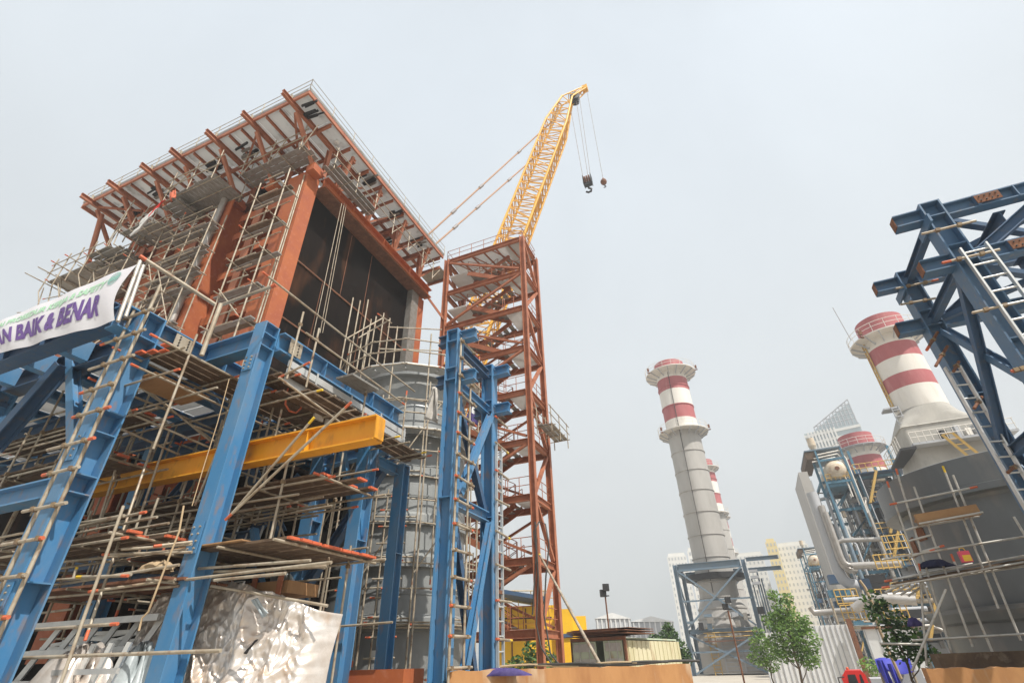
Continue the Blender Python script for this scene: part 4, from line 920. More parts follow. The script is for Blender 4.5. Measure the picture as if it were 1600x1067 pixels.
rail_ladder('pale aluminium ladder leaning on the nearer column at the right edge', (a.x-.05, 9.75, 2.2), (a.x, 9.92, a.z), (.40, 0, 0))
q = P(1478, 574, Y=12.2)
rail_ladder('long pale aluminium ladder tied left of the farther right column with tubes', (q.x-.04, 12.1, 1.2), (q.x-.02, 12.2, q.z), (.27, .06, 0))
def clamp_tubes(lst, label):
    for i, ((x1, y1), (x2, y2), y) in enumerate(lst):
        r = thing('clamped_tube', label[i], 'scaffold tube', P(x1, y1, Y=y), 'short tubes clamped on the right frame')
        pole(r, P(x1, y1, Y=y), P(x2, y2, Y=y), 'tube', 'orange' if i % 2 else None, 'orange' if i % 3 == 0 else None, r=.026, cl=(.3, .7))
clamp_tubes([((1440, 366), (1525, 345), 9.9), ((1472, 411), (1562, 390), 9.9), ((1519, 489), (1592, 472), 9.9), ((1400, 451), (1466, 437), 12.25), ((1407, 476), (1462, 466), 12.25), ((1580, 580), (1604, 574), 9.9)],
            ['short tube clamped across the top of the nearer right column', 'short tube clamped at the head of the leaning ladder', 'short tube clamped across the middle of the leaning ladder', 'topmost short tube clamped across the farther right column', 'second short tube clamped across the farther right column below its head', 'red tipped short tube at the very right edge of the picture'])
for i, ((x1, y1), (x2, y2)) in enumerate((((1448, 547), (1465, 519)), ((1462, 572), (1480, 541)), ((1490, 580), (1498, 565)), ((1522, 638), (1534, 620)), ((1575, 738), (1590, 724)))):
    r = thing('clamped_tube', ['red tube stub clamped just under the lower stub beam of the farther right column', 'second red tube stub below the lower stub beam of the farther right column', 'dark tube stub clamped at the head of the tied ladder', 'red tube stub clamped beside the upper part of the tied ladder', 'red tube stub clamped beside the lower part of the tied ladder'][i], 'scaffold tube', P(x1, y1, Y=12.2), 'short tubes clamped on the right frame')
    pole(r, P(x1, y1, Y=12.0), P(x2, y2, Y=12.35), 'tube', 'orange', None, r=.03, mat_='rust', cl=(.55,))

# ------------------------------------------------------------------ dark grey shell, right, with scaffold
DX, DY = 6.6, 16.75
sd2 = thing('steel_shell', 'wide dark grey round steel shell with overhanging rim, right', 'steel shell', (DX, DY, 0))
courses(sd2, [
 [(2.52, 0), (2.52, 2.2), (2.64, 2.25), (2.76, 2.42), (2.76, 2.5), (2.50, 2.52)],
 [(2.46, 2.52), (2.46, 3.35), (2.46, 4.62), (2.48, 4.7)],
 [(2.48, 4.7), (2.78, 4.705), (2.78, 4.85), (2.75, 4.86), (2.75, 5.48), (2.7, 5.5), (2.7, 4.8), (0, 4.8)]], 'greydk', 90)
for t, z, w, h, m in ((-3.14, 4.0, .45, .42, 'rust'), (-2.86, 4.2, .3, .32, 'rust'), (-1.75, 4.35, .3, .02, 'black'), (-1.95, 2.9, .12, .2, 'white'), (-1.55, 5.2, .2, .03, 'black')):
    rr = 2.762 if z > 5 else 2.465
    MB().box((DX+rr*math.cos(t), DY+rr*math.sin(t), z), (.03, w, h), t).build('stain_patch' if m == 'rust' else 'plate', m, sd2)
r = thing('scaffold', 'tube scaffold with red tips standing round the dark grey right shell', 'scaffold', (DX-1, DY-3, 0), 'tube scaffolds round grey shells')
def px_pole(x1, y1, x2, y2, y, t0=None, t1=None, rr=.021, nm='pole', y2_=None): pole(r, P(x1, y1, Y=y), P(x2, y2, Y=y2_ or y), nm, t0, t1, r=min(rr, .021), mat_='tubegrey')
for (x1, y1, x2, y2) in ((1400, 732, 1490, 1030), (1386, 752, 1460, 960), (1473, 728, 1560, 950), (1489, 742, 1595, 1000), (1428, 760, 1520, 1010), (1584, 807, 1640, 900), (1436, 880, 1448, 1040), (1486, 865, 1560, 1040)):
    px_pole(x1, y1, x2, y2, 13.35, 'orange' if U(0, 1) < .7 else 'yelltip', None)
px_pole(1390, 788, 1527, 760, 13.3, 'orange', 'orange', nm='ledger'); px_pole(1425, 1048, 1478, 920, 13.0, None, None, nm='brace')
px_pole(1378, 874, 1600, 838, 13.3, None, 'orange', nm='ledger'); px_pole(1425, 1000, 1600, 990, 13.3, 'orange', None, nm='ledger'); px_pole(1375, 1005, 1440, 1006, 13.3, None, 'orange', nm='ledger')
for k, (x1, y1, x2, y2) in enumerate(((1378, 918, 1600, 878), (1382, 908, 1600, 868), (1395, 914, 1600, 884), (1400, 904, 1520, 880))): px_pole(x1, y1, x2, y2, 13.2+k*.15, 'orange', 'orange' if k % 2 else None, nm='ledger')
for k in range(5):
    a = P(1395+k*8, 912-k*1.5, Y=13.25+k*.15); b = P(1600, 880-k*1.5, Y=13.25+k*.15); MB().bar(a, b, .13, .035).build('board', 'plank', r)
a = P(1432, 812, Y=13.2); b = P(1528, 796, Y=13.2)
for k in range(2): MB().bar(a+V((0, .14*k, 0)), b+V((0, .14*k, 0)), .12, .20 if not k else .05).build('board', 'ply', r)
px_pole(1436, 818, 1536, 800, 13.1, None, 'orange', nm='ledger'); px_pole(1440, 822, 1530, 806, 13.5, None, 'orange', nm='ledger')
for (x1, y1, x2, y2) in ((1415, 828, 1450, 818), (1420, 845, 1456, 835), (1438, 862, 1475, 852), (1420, 870, 1460, 858)): px_pole(x1, y1, x2, y2, 13.3, None, 'orange', .026, 'transom')
for k in range(4): px_pole(1383+12*k, 925+2*k, 1410+12*k, 912, 13.8, None, None, .025, 'transom')
a = P(1512, 878, Y=13.2)
bg_ = thing('shopping_bag', 'small pink and yellow bag standing on the scaffold deck of the dark shell', 'bag', a)
MB().box((a.x, a.y, a.z+.1), (.17, .1, .2)).build('bag_body', 'pinkbag', bg_); MB().box((a.x+.01, a.y-.053, a.z+.07), (.13, .006, .11)).build('bag_print', 'yelbag', bg_)
MB().path([(a.x-.05, a.y, a.z+.2), (a.x-.03, a.y, a.z+.26), (a.x+.03, a.y, a.z+.26), (a.x+.05, a.y, a.z+.2)], .008).build('bag_handle', 'yelbag', bg_)
def heap(name, c, sx, sy, sz, m, label, cat, seed=1, n=18):
    random.seed(seed); ph = [U(0, 6) for _ in range(6)]
    mb = MB()
    def fn(u, v):
        t = 2*math.pi*u; rr = math.sin(math.pi*.5*min(1, v*1.001)); hz = math.cos(math.pi*.5*v)
        w = 1+.18*math.sin(3*t+ph[0])*v+.12*math.sin(7*t+ph[1]+v*5)+.06*math.sin(13*t+ph[2])
        return V(c)+V((sx*rr*w*math.cos(t), sy*rr*w*math.sin(t), sz*max(0, hz)*(1+.25*math.sin(4*t+ph[3])*v+.12*math.sin(9*t+v*9+ph[4]))))
    mb.grid(fn, n*2, n); return tag(mb.build(name, m), label, cat)
heap('cloth_bundle', P(1462, 886, Y=13.3), .26, .15, .13, 'navy', 'dark navy cloth heap on the scaffold deck beside the pink bag', 'cloth', 3)

# ------------------------------------------------------------------ foreground and bottom row
def stained_wall(name, x0, y0, x1, y1, zt, th, label):
    a, b = V((x0, y0, 0)), V((x1, y1, 0)); d = (b-a).normalized(); n = V((-d.y, d.x, 0)); k = 24
    mb = MB(); tops = [zt+U(-.02, .02) for _ in range(k+1)]
    for i in range(k):
        p, q = a.lerp(b, i/k), a.lerp(b, (i+1)/k)
        vs = [p, q, q+n*th, p+n*th]+[v+V((0, 0, tops[i+(j in (1, 2))])) for j, v in enumerate((p, q, q+n*th, p+n*th))]
        mb.add(vs, [(0, 1, 5, 4), (4, 5, 6, 7), (2, 3, 7, 6)]+([(3, 0, 4, 7)] if i == 0 else [])+([(1, 2, 6, 5)] if i == k-1 else []))
    o = tag(mb.build(name, 'orconc'), label, 'wall', 'stained concrete walls along the bottom'); return o
A, B = P(702, 1048, D=11.5), P(1081, 1052, D=12.6)
stained_wall('concrete_wall', A.x, A.y, B.x, B.y, A.z, .3, 'orange stained concrete wall along the bottom below the stair tower')
A2, B2 = P(1447, 1045, D=12.2), P(1640, 1043, D=12.6)
stained_wall('concrete_wall', A2.x, A2.y, B2.x+1, B2.y, A2.z, .35, 'rust stained concrete wall at bottom right under the dark shell')
heap('purple_tarp', (A.x+.9, A.y+.5, A.z-.1), .55, .15, .12, 'purplec', 'purple sheet lying on the stained wall beside the blue columns', 'tarp', 5)
for i in range(3):
    k = MB(); s = [(A.x+1+i*.5+t*2.6, A.y+.15+.12*math.sin(t*5+i), A.z+.05+.02*math.sin(t*9)) for t in [j/14 for j in range(15)]]
    tag(k.path(s, .022).build('cable', 'wire' if i else 'rope'), ['tan rope lying along the top of the stained wall', 'dark cable nearest the edge on top of the stained wall', 'dark cable farther right on top of the stained wall'][i], 'cable')
# timber blocks in front of dark shell
tb = thing('timber_sleeper', 'long weathered timber sleeper lying under the dark right shell', 'timber', P(1520, 1030, D=13.6))
a, b = P(1462, 1033, D=13.4), P(1610, 1028, D=14); MB().bar(a, b, .3, .24).build('beam', 'plank', tb)
# foil covered heap
random.seed(81)
def foil(u, v):
    # u along X, v from bottom front over the top to the back
    x = -10.45+4.1*u+.4*u**6*max(0, 1-v/.62); w = (.5-.5*math.cos(math.pi*min(1, v*1.6)))
    topz = 3.22-.75*max(0, (u-.25)/.75)**1.1-.55*max(0, (.12-u)/.12)**2
    q_ = V((u*9, v*6, 3)); cr_ = .26*mnoise.noise(q_*.6)+.22*(.5-abs(mnoise.noise(q_*1.5)))+.07*(.5-abs(mnoise.noise(q_*4.3+V((5, 1, 2)))))+.024*(.5-abs(mnoise.noise(q_*10)))+.010*(.5-abs(mnoise.noise(q_*21))); cr_ *= min(1, (1-u)/.06+.15)
    if v < .62: z = topz*(v/.62)**.85; y = 6.55+.55*(v/.62)**2.2
    else: z = topz-.5*(v-.62); y = 7.1+(v-.62)*2.6
    fold = .26*math.exp(-((u-.70-.16*(.62-v))/.03)**2)*(1 if v < .62 else .2)
    side = .9*max(0, (.10-u)/.10)**2+.5*max(0, (u-.96)/.04)**2
    if v > .62: x -= (v-.62)*2.6*max(0, u-.5)*2
    return V((x+cr_*.5, y-cr_*1.1-fold+side, max(.02, z+cr_*.35)))
fo = MB().grid(foil, 260, 160).build('foil_cover', 'foil'); tag(fo, 'crumpled silver foil sheet covering a tall heap under the low scaffold deck', 'foil cover')
tag(cloth_sheet('tape_strip', P(393, 937, Y=6.45), P(402, 934, Y=6.45), P(420, 958, Y=6.45), P(411, 966, Y=6.45), 'plastic', 'x', 'x', .02), 'torn grey tape flap with dark end on the upper foil cover', 'tape')
cloth_sheet('torn_flap', P(399, 1000, Y=6.4), P(403, 998, Y=6.4), P(385, 1021, Y=6.4), P(383, 1020, Y=6.4), 'black', 'black pointed tear hanging open in the middle of the foil cover', 'tear', .02)
# grey galvanised racks and cloths at bottom left
rk = thing('steel_rack', 'grey galvanised steel rack of crossing bars lying at bottom left', 'rack', (-11, 6.4, 1.6))
for k in range(6): x = -12.6+k*.55; MB().bar((x, 6.3, 1.2), (x+.5, 6.6, 2.55), .05, .09).build('bar', 'alu', rk)
for z, o in ((1.6, .1), (2.05, .3), (2.5, .45)): MB().bar((-12.9+o, 6.25+o*.2, z), (-9.6+o, 6.28+o*.2, z), .05, .1).build('bar', 'alu', rk)
for k in range(9): MB().bar((-13+k*.3, 6.7, 2.1+.05*k % .3), (-9.8, 6.9, 2.2+U(-.3, .3)), .04, .06).build('bar', 'alu', rk)
rk2 = thing('steel_rack', 'second grey steel grid leaning before the rack at bottom left', 'rack', (-9.4, 5.6, 1.2))
for k in range(4): x = -10.0+k*.4; MB().bar((x, 5.5, .6), (x+.3, 5.6, 2.1), .04, .07).build('bar', 'alu', rk2)
for z in (1.2, 1.75): MB().bar((-10.1, 5.45, z), (-8.4, 5.5, z), .04, .07).build('bar', 'alu', rk2)
heap('covered_pile', (-11.2, 5.0, 0), 1.1, .7, 1.95, 'dirtcl', 'dirty grey sheet draped over a pile at the bottom left corner', 'covered pile', 7, 24)
heap('foil_heap', (-9.6, 5.7, 0), .8, .6, 1.9, 'foil', 'small crumpled foil heap beside the grey rack at bottom left', 'foil cover', 9, 26)
heap('plastic_heap', P(240, 1067, Y=6.2)+V((-.5, 0, -1.4)), .7, .4, 1.75, 'plastic', 'pale grey plastic sheet heap against the foil left of the front column', 'plastic sheet', 10, 24)
heap('cloth_bundle', P(245, 893, Y=6.0), .34, .2, .16, 'pinkbag' if False else 'insul' if False else 'rope', 'pinkish tan cloth heap on the low deck left of the front column', 'cloth', 11)
cloth_sheet('plastic_drape', P(420, 893, Y=8.4), P(456, 896, Y=8.4), P(468, 935, Y=8.4), P(424, 930, Y=8.4), 'plastic', 'translucent grey plastic drape behind the right end of the low deck', 'plastic sheet', .1)
heap('green_cloth', P(352, 886, Y=7.6), .14, .1, .16, 'greenbot', 'small bright green cloth under the low deck right of the front column', 'cloth', 13, 10)
bx = thing('timber_crate', 'flat reddish timber crate lying on top of the foil cover', 'crate', P(405, 925, Y=7.6))
q = P(405, 925, Y=7.6); MB().box(q, (2.0, .8, .2), .05).build('panel', 'ply', bx)
for dx in (-.9, -.3, .3, .9): MB().box(q+V((dx, -.42, .02)), (.1, .03, .3), .05).build('batten', 'redst', bx)
sk = thing('steel_trough', 'open red primed steel trough standing at the foot of the grey left shell', 'steel trough', P(605, 1066, D=12.5)*V((1, 1, 0)))
q = P(605, 1045, D=12.5); q0 = V((q.x, q.y, 0))
for dx, dy, sx, sy in ((0, -.35, 1.3, .04), (0, .35, 1.3, .04), (-.63, 0, .04, .66), (.63, 0, .04, .66)): MB().box(q0+V((dx, dy, q.z-.3)), (sx, sy, .6)).build('side_plate', 'red', sk)
MB().box(q0+V((0, 0, q.z-.58)), (1.2, .6, .04)).build('base_plate', 'red', sk)
for dx in (-.55, .55): MB().box(q0+V((dx, 0, (q.z-.6)/2)), (.12, .6, q.z-.6)).build('leg', 'redst', sk)
# ropes
tag(MB().path([P(x, y, Y=5.0) for x, y in ((287, 790), (280, 830), (265, 868), (245, 920), (232, 955), (222, 965), (217, 985))], .014).build('rope', 'rope'), 'tan rope hanging from the decks left of the front blue column', 'rope')
tag(MB().path([P(x, y, Y=5.4) for x, y in ((358, 592), (340, 660), (318, 730), (300, 790))], .008).build('rope', 'rope'), 'thin rope hanging in front of the upper decks left of the front column', 'rope')
heap('cloth_bundle', P(446, 612, X=-8.75), .22, .42, .3, 'purplec', 'crumpled purple cloth bundle lying on the inner scaffold deck with orange hose', 'cloth', 15, 16)
tag(MB().path([P(x, y, X=-8.3) for x, y in ((452, 600), (447, 618), (446, 632), (452, 642), (462, 645), (470, 638), (471, 628))], .02).build('hose', 'orange'), 'orange hose looping down from the purple cloth bundle', 'hose')
q = P(469, 621, X=-8.5); tag(MB().lathe(q, [(.01, .09), (.06, .07), (.08, 0), (.06, -.07), (.01, -.09)], 14).build('float', 'orange'), 'small round orange float beside the purple cloth bundle', 'float')

# ------------------------------------------------------------------ middle distance: container, rusty plates, yellow machine, floodlights
random.seed(91)
ct = thing('shipping_container', 'old shipping container with pale green doors ajar and faded yellow side', 'container', (-6.5, 27, 0))
c0 = P(896, 1045, D=28); c1 = P(980, 1045, D=26.6); dv = (c1-c0); dv.z = 0; Lc = dv.length; dv.normalize(); nv = V((-dv.y, dv.x, 0))*1.0
def cp(a, b, z): q = c0+dv*a+nv*b; return V((q.x, q.y, z))
mb = MB()
def prism(mb, a0, a1, b0, b1, z0, z1, mi=None):
    vs = [cp(a, b, z) for z in (z0, z1) for a, b in ((a0, b0), (a1, b0), (a1, b1), (a0, b1))]
    mb.add(vs, [(3, 2, 1, 0), (4, 5, 6, 7), (0, 1, 5, 4), (1, 2, 6, 5), (2, 3, 7, 6), (3, 0, 4, 7)], mi=mi); return mb
prism(mb, 0, .08, .05, 6.05, .1, 2.62); prism(mb, .08, Lc-.08, .05, 6.05, 2.55, 2.62); prism(mb, .08, Lc-.08, 5.97, 6.05, .1, 2.55); mb.build('shell', 'contg', ct)
mb = MB()
for k in range(26): prism(mb, Lc-.08+(.03 if k % 2 else 0), Lc+(.03 if k % 2 else 0), .1+k*.23, .1+(k+1)*.23, .1, 2.5)
mb.build('side_wall', 'conty', ct)
for a0, a1 in ((.05, 1.32), (1.72, Lc-.1)):
    mb = MB(); prism(mb, a0, a1, 0, .05, .2, 2.5)
    d = mb.build('door', 'contg', ct)
    mb = MB()
    for f in (.3, .7): x = a0+(a1-a0)*f; prism(mb, x, x+.035, -.05, -.015, .2, 2.5)
    for z in (.8, 1.5, 2.1): prism(mb, a0+.08, a1-.08, -.01, -.001, z, z+.32)
    mb.build('lock_bars', 'alu', d)
mb = MB(); prism(mb, -.02, 0, -.06, .1, .1, 2.66); prism(mb, Lc+.0, Lc+.1, -.06, .06, .1, 2.66); prism(mb, 0, Lc, -.06, .04, 2.52, 2.66); mb.build('door_frame', 'rust', ct)
for k in range(6):
    mb = MB(); a = -.4+U(0, .6); prism(mb, a, a+U(2.4, 3.3), -.5+U(0, .5), 2.5, 2.72+k*.05, 2.732+k*.05+U(0, .015))
    o = mb.build('rusty_plate', 'rust'); o.rotation_euler = (0, 0, U(-.04, .04))
    tag(o, ['rusty steel plate lowest on the container roof', 'rusty steel plate second from bottom of the stack on the container', 'rusty steel plate third from bottom of the stack on the container', 'rusty steel plate third from top of the stack on the container', 'rusty steel plate just under the top one on the container', 'rusty steel plate topmost on the container roof'][k], 'steel plate', 'rusty plates stacked on the container')
ym = thing('yellow_machine', 'big yellow engine housing with dark canopy behind the stair tower foot', 'machine', P(840, 1040, D=40))
def hz(x, y, D): return P(x, y, D=D)
def slab(mb, xa, xb, yt, D0, dep, z0, yb=None, mi=None):
    """upright block whose front runs between two photo bearings at ground distance D0"""
    a, b = hz(xa, yt, D0), hz(xb, yt, D0); zt = (a.z+b.z)/2; d = V((b.x-a.x, b.y-a.y, 0)).normalized(); n = V((-d.y, d.x, 0))*dep
    a.z = b.z = 0; vs = [V((q.x, q.y, z)) for z in (z0, zt) for q in (a, b, b+n, a+n)]
    mb.add(vs, [(3, 2, 1, 0), (4, 5, 6, 7), (0, 1, 5, 4), (1, 2, 6, 5), (2, 3, 7, 6), (3, 0, 4, 7)], mi=mi); return mb
slab(MB(), 770, 868, 946, 40, 5, 1.2).build('housing', 'cabyel', ym); slab(MB(), 869, 893, 951, 39.5, 4, .5).build('housing', 'cabyel', ym); slab(MB(), 893.5, 915, 962, 41, 4, .5).build('housing', 'cabyel', ym)
mb = MB(); a, b = hz(778, 928, 39.6), hz(850, 940, 39.6); mb.bar(a, b, 4.5, .25, (0, 0, 1)); mb.build('canopy', 'bluedk', ym)
mb = MB(); a, b = hz(868, 994, 39.4), hz(895, 992, 39.4); mb.bar(a, b, .05, .25); mb.build('stripe', 'bluedk', ym)
for x in (770, 790, 810, 830, 850, 866): q = hz(x, 946, 39.8); MB().tube(q, q+V((0, 0, .95)), .03, 5).build('rail_post', 'rail', ym)
for dz in (.5, .95): MB().tube(hz(770, 946, 39.8)+V((0, 0, dz)), hz(866, 946, 39.8)+V((0, 0, dz)), .03, 5).build('rail', 'rail', ym)
for k in range(4): mb = MB(); slab(mb, 776+k*22, 778+k*22, 950, 39.9, .06, 1.3); mb.build('panel_joint', 'rust', ym)
for k in range(3): slab(MB(), 782, 862, 964+k*9, 39.92, .05, hz(800, 967+k*9, 39.92).z).build('louvre', 'black' if k == 0 else 'crane', ym)
def floodlight(x0, y0, x1, y1, D, label, sz=.5):
    t = thing('floodlight_pole', label, 'floodlight', P(x0, y0, D=D), 'floodlights on thin poles')
    a = P(x0, y0, D=D); b = P(x1, y1, D=D); MB().tube((a.x, a.y, 0), (a.x, a.y, b.z), .05, 7).build('pole', 'rust', t)
    for k in range(2): MB().box((a.x-.1+.22*k, a.y-.1, b.z+.2+.32*k), (sz*.7, .25, sz*.75), .4).build('lamp_head', 'black', t)
    MB().box((a.x, a.y, b.z+.05), (.5, .06, .06)).build('bracket', 'black', t)
floodlight(951, 978, 946, 932, 36, 'tall floodlight with dark lamps standing behind the container', .55)
floodlight(1155, 1030, 1138, 953, 36, 'thin floodlight pole with dark lamps before the framed chimney base', .4)

# ------------------------------------------------------------------ trees
def tree(label, base, h, blobs, trunk_r, mats, cat='tree', name='tree', n=420, size=.17, group='trees behind the stained wall', lean=0):
    t = thing(name, label, cat, base, group); base = V(base); blobs = [(c, rad*1.22) for c, rad in blobs]
    mb = MB(); top = base+V((lean, 0, h*.8))
    pts = [base.lerp(top, k/7)+V((U(-.06, .06), U(-.06, .06), 0))*(k > 0) for k in range(8)]
    for k in range(7): 
        r0 = trunk_r*(1-k/8); mb.path([pts[k], pts[k].lerp(pts[k+1], .5), pts[k+1]], r0, 6)
    for c, rad in blobs:
        p = base+V(c); s = pts[min(6, max(1, int((c[2]/h)*6)))]; m_ = s.lerp(p, .5)+V((0, 0, -.1)); mb.path([s, m_, p], trunk_r*.32, 5)
    mb.build('trunk', 'bark', t)
    mb = MB()
    for c, rad in blobs: leafball(mb, base+V(c), rad, int(n*rad*rad*.8), size, 3, .85, .25)
    mb.build('crown', mats, t); return t
LM = ['leafa', 'leafb', 'leafa']
b = hz(1252, 1060, 34); b.z = 0
tree('slender bright green young tree with a forked airy crown before white panels', b, 5.0, [((.1, 0, 3.9), .5), ((-.55, 0, 3.3), .5), ((.55, .1, 3.2), .6), ((.0, -.2, 2.7), .65), ((.75, 0, 2.4), .6), ((-.7, .2, 2.3), .5), ((.2, .3, 2.0), .6), ((.6, 0, 1.6), .5), ((-.25, 0, 4.6), .3), ((.4, 0, 4.4), .3), ((-.5, 0, 1.8), .4), ((.9, 0, 3.1), .3), ((-.1, 0, 3.4), .5)], .07, LM, size=.085, n=1150)
b = hz(1207, 1062, 36); b.z = 0
tree('smaller loose young tree left of the forked bright tree', b, 3.2, [((-.2, 0, 2.4), .5), ((.3, 0, 2.0), .5), ((-.5, 0, 1.7), .45), ((.1, 0, 1.4), .45), ((-.1, 0, 2.9), .3)], .05, LM, size=.085, n=950)
b = hz(1050, 1055, 44); b.z = 0
tree('dense dark green bushy tree right of the yellow container', b, 4.2, [((-.5, 0, 2.3), .9), ((.4, 0, 2.2), .9), ((.25, 0, 3.1), .62), ((-.9, 0, 2.9), .45), ((.9, 0, 1.8), .6), ((0, 0, 1.3), 1.0), ((-1, 0, 1.5), .6), ((.3, 0, 3.7), .35)], .14, ['leafb', 'leafc', 'leafc'], size=.11, n=1100)
b = hz(830, 1040, 30); b.z = 0
tree('low leafy shrub seen through the foot of the stair tower', b, 3.0, [((0, 0, 1.6), .8), ((.7, 0, 1.5), .8), ((-.8, 0, 1.3), .7), ((.3, 0, 2.2), .6), ((1.4, 0, 1.2), .6), ((2.2, 0, 1.0), .5)], .08, ['leafb', 'leafb', 'leafc'], 'shrub', 'shrub', size=.12, n=420)
b = hz(1425, 1055, 20); b.z = 0
tree('dark shrub growing between white panels and the dark shell', b, 3.2, [((-.1, 0, 2.6), .4), ((.2, 0, 2.2), .45), ((0, 0, 1.8), .4), ((-.25, 0, 3.0), .3), ((.45, 0, 1.7), .35)], .05, ['leafb', 'leafc', 'leafc'], 'shrub', 'shrub', size=.08, n=900)
b = hz(1366, 1066, 30); b.z = 0
tree('yellow green shrub beside the red truck cab', b, 1.8, [((0, 0, 1.3), .32), ((.2, 0, 1.1), .3)], .03, ['leafa'], 'shrub', 'shrub', size=.07, n=900)

# ------------------------------------------------------------------ chimneys
def chimney(label, cx, cy, r, zs, bands, plats, seams, mbody='stack', group='round steel chimneys', cone=None, ladder=-2.0, detail=True):
    t = thing('chimney', label, 'chimney', (cx, cy, 0), group)
    for z0, z1, m in bands:
        MB().lathe((cx, cy, 0), [(r, z0), (r, z1)], 56).build('shell_band', m, t)
    for z in seams: MB().lathe((cx, cy, 0), [(r+.001, z), (r+.10, z+.02), (r+.10, z+.14), (r+.001, z+.16)], 56).build('flange_ring', 'stackr' if z > zs else mbody, t)
    if cone: 
        for p in cone: MB().lathe((cx, cy, 0), p, 56).build('lower_shell', mbody, t)
    for z, rp, m in plats:
        mb = MB(); mb.lathe((cx, cy, 0), [(r, z), (rp, z), (rp, z+.12), (r, z+.12)], 56); p = mb.build('platform', m, t)
        for k in range(16):
            a = 2*math.pi*k/16; c_, s_ = math.cos(a), math.sin(a)
            MB().bar((cx+(r+.02)*c_, cy+(r+.02)*s_, z-.75), (cx+(rp-.05)*c_, cy+(rp-.05)*s_, z-.08), .1, .16).build('bracket', 'clad', p)
        mb = MB(); n = 36
        for k in range(n):
            a, b = 2*math.pi*k/n, 2*math.pi*(k+1)/n; p0 = V((cx+rp*math.cos(a), cy+rp*math.sin(a), z+.12)); p1 = V((cx+rp*math.cos(b), cy+rp*math.sin(b), z+.12))
            for dz in (.55, 1.05): mb.tube(p0+V((0, 0, dz)), p1+V((0, 0, dz)), .03, 5)
            if k % 2 == 0: mb.tube(p0, p0+V((0, 0, 1.05)), .03, 5)
        mb.build('railing', 'stackw', p)
        if detail:
            for a in (-2.4, -.15): 
                q = V((cx+(rp+.25)*math.cos(a), cy+(rp+.25)*math.sin(a), z)); mb = MB(); mb.box(q+V((0, 0, .45)), (.3, .3, .5)); mb.bar((cx+rp*math.cos(a), cy+rp*math.sin(a), z-.1), (q.x+.2*math.cos(a), q.y+.2*math.sin(a), z-.1), .2, .12); mb.build('warning_lamp', 'rust', p)
    return t
D1 = 80; cx1, cy1 = hz(1110, 868, D1).x, hz(1110, 868, D1).y
k1 = cy1/79.9
bands1 = [(42.6, 44.4, 'stackr'), (41.2, 42.6, 'stackw'), (39.0, 41.2, 'stackr'), (36.2, 39.0, 'stackw'), (33.9, 36.2, 'stackr'), (32.2, 33.9, 'stackw'), (8.6, 32.2, 'stack')]
chimney('tall pale grey chimney with red and white top rising from the blue support frame', cx1, cy1, 2.45, 33.5, bands1, [(42.4, 4.1, 'stackw'), (31.8, 3.8, 'stackw')], [39.6, 36.1, 28.4, 25.4, 22.4, 19.3, 16.2, 13.3], cone=[[(2.5, 12.2), (2.5, 8.6)], [(2.5, 8.6), (2.62, 8.58), (2.62, 8.45), (2.5, 8.4), (3.0, 7.3), (3.1, 7.28), (3.1, 7.1), (3.0, 7.08), (3.25, 6.2), (3.36, 6.18), (3.36, 6.0), (3.25, 5.98), (3.45, 5.2), (3.45, 4.4)], [(2.5, 10.2), (2.65, 10.22), (2.65, 10.4), (2.5, 10.45)]])
mbx = MB(); mbx.tube((cx1-.55, cy1-2.5, 9), (cx1-.2, cy1-2.5, 42), .05, 5); tag(mbx.build('conduit', 'wire'), 'thin dark conduit running up the front of the tall framed chimney', 'conduit')
# support frame and ribbed base of the first chimney
fr = thing('chimney_support', 'pale blue steel frame with crossed braces round the tall chimney base', 'steel frame', (cx1, cy1, 0))
fx0, fx1, fy0, fy1, fz = cx1-4.6, cx1+4.0, cy1-4.2, cy1+4.2, 12.4
for x in (fx0, fx1):
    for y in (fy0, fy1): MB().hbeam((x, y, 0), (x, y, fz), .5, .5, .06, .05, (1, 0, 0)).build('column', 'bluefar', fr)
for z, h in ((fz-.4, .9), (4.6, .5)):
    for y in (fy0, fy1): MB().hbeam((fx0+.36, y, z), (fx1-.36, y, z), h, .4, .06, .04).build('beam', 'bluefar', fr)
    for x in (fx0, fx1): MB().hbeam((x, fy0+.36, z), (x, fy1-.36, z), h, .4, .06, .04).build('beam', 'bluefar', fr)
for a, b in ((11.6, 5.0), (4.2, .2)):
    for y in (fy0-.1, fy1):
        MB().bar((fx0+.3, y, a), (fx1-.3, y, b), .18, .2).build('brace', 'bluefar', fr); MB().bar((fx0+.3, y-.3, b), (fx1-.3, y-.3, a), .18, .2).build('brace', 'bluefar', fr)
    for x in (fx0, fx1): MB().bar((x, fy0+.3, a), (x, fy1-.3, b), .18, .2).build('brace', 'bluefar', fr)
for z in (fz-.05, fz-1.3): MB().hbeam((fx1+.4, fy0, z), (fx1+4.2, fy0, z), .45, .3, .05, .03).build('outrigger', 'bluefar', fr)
MB().lathe((cx1, cy1, 0), [(2.3, 10.6), (3.9, 10.62), (3.9, 11.3), (2.3, 11.4)], 8).build('platform', 'black', fr)
for z in (10.9, 10.2, 9.5): MB().bar((fx1+.4, fy0-.3, z), (fx1+1.4, fy0-.3, z), .5, .3).build('cable_tray', 'clad', fr)
random.seed(131)
for k in range(14): MB().box((U(fx0, fx1+.8), fy0-U(.2, .8), U(4.9, 6.6)), (U(.3, 1.1), U(.3, .7), U(.2, .8))).build('junction_box', random.choice(['clad', 'black', 'bluefar', 'mplank']), fr)
for k in range(5): MB().tube((fx1+.5+.28*k, fy0+U(-.3, 1), 0), (fx1+.5+.28*k, fy0+U(-.3, 1), U(7, 12)), .09, 6).build('riser_pipe', random.choice(['clad', 'pipe', 'bluefar']), fr)
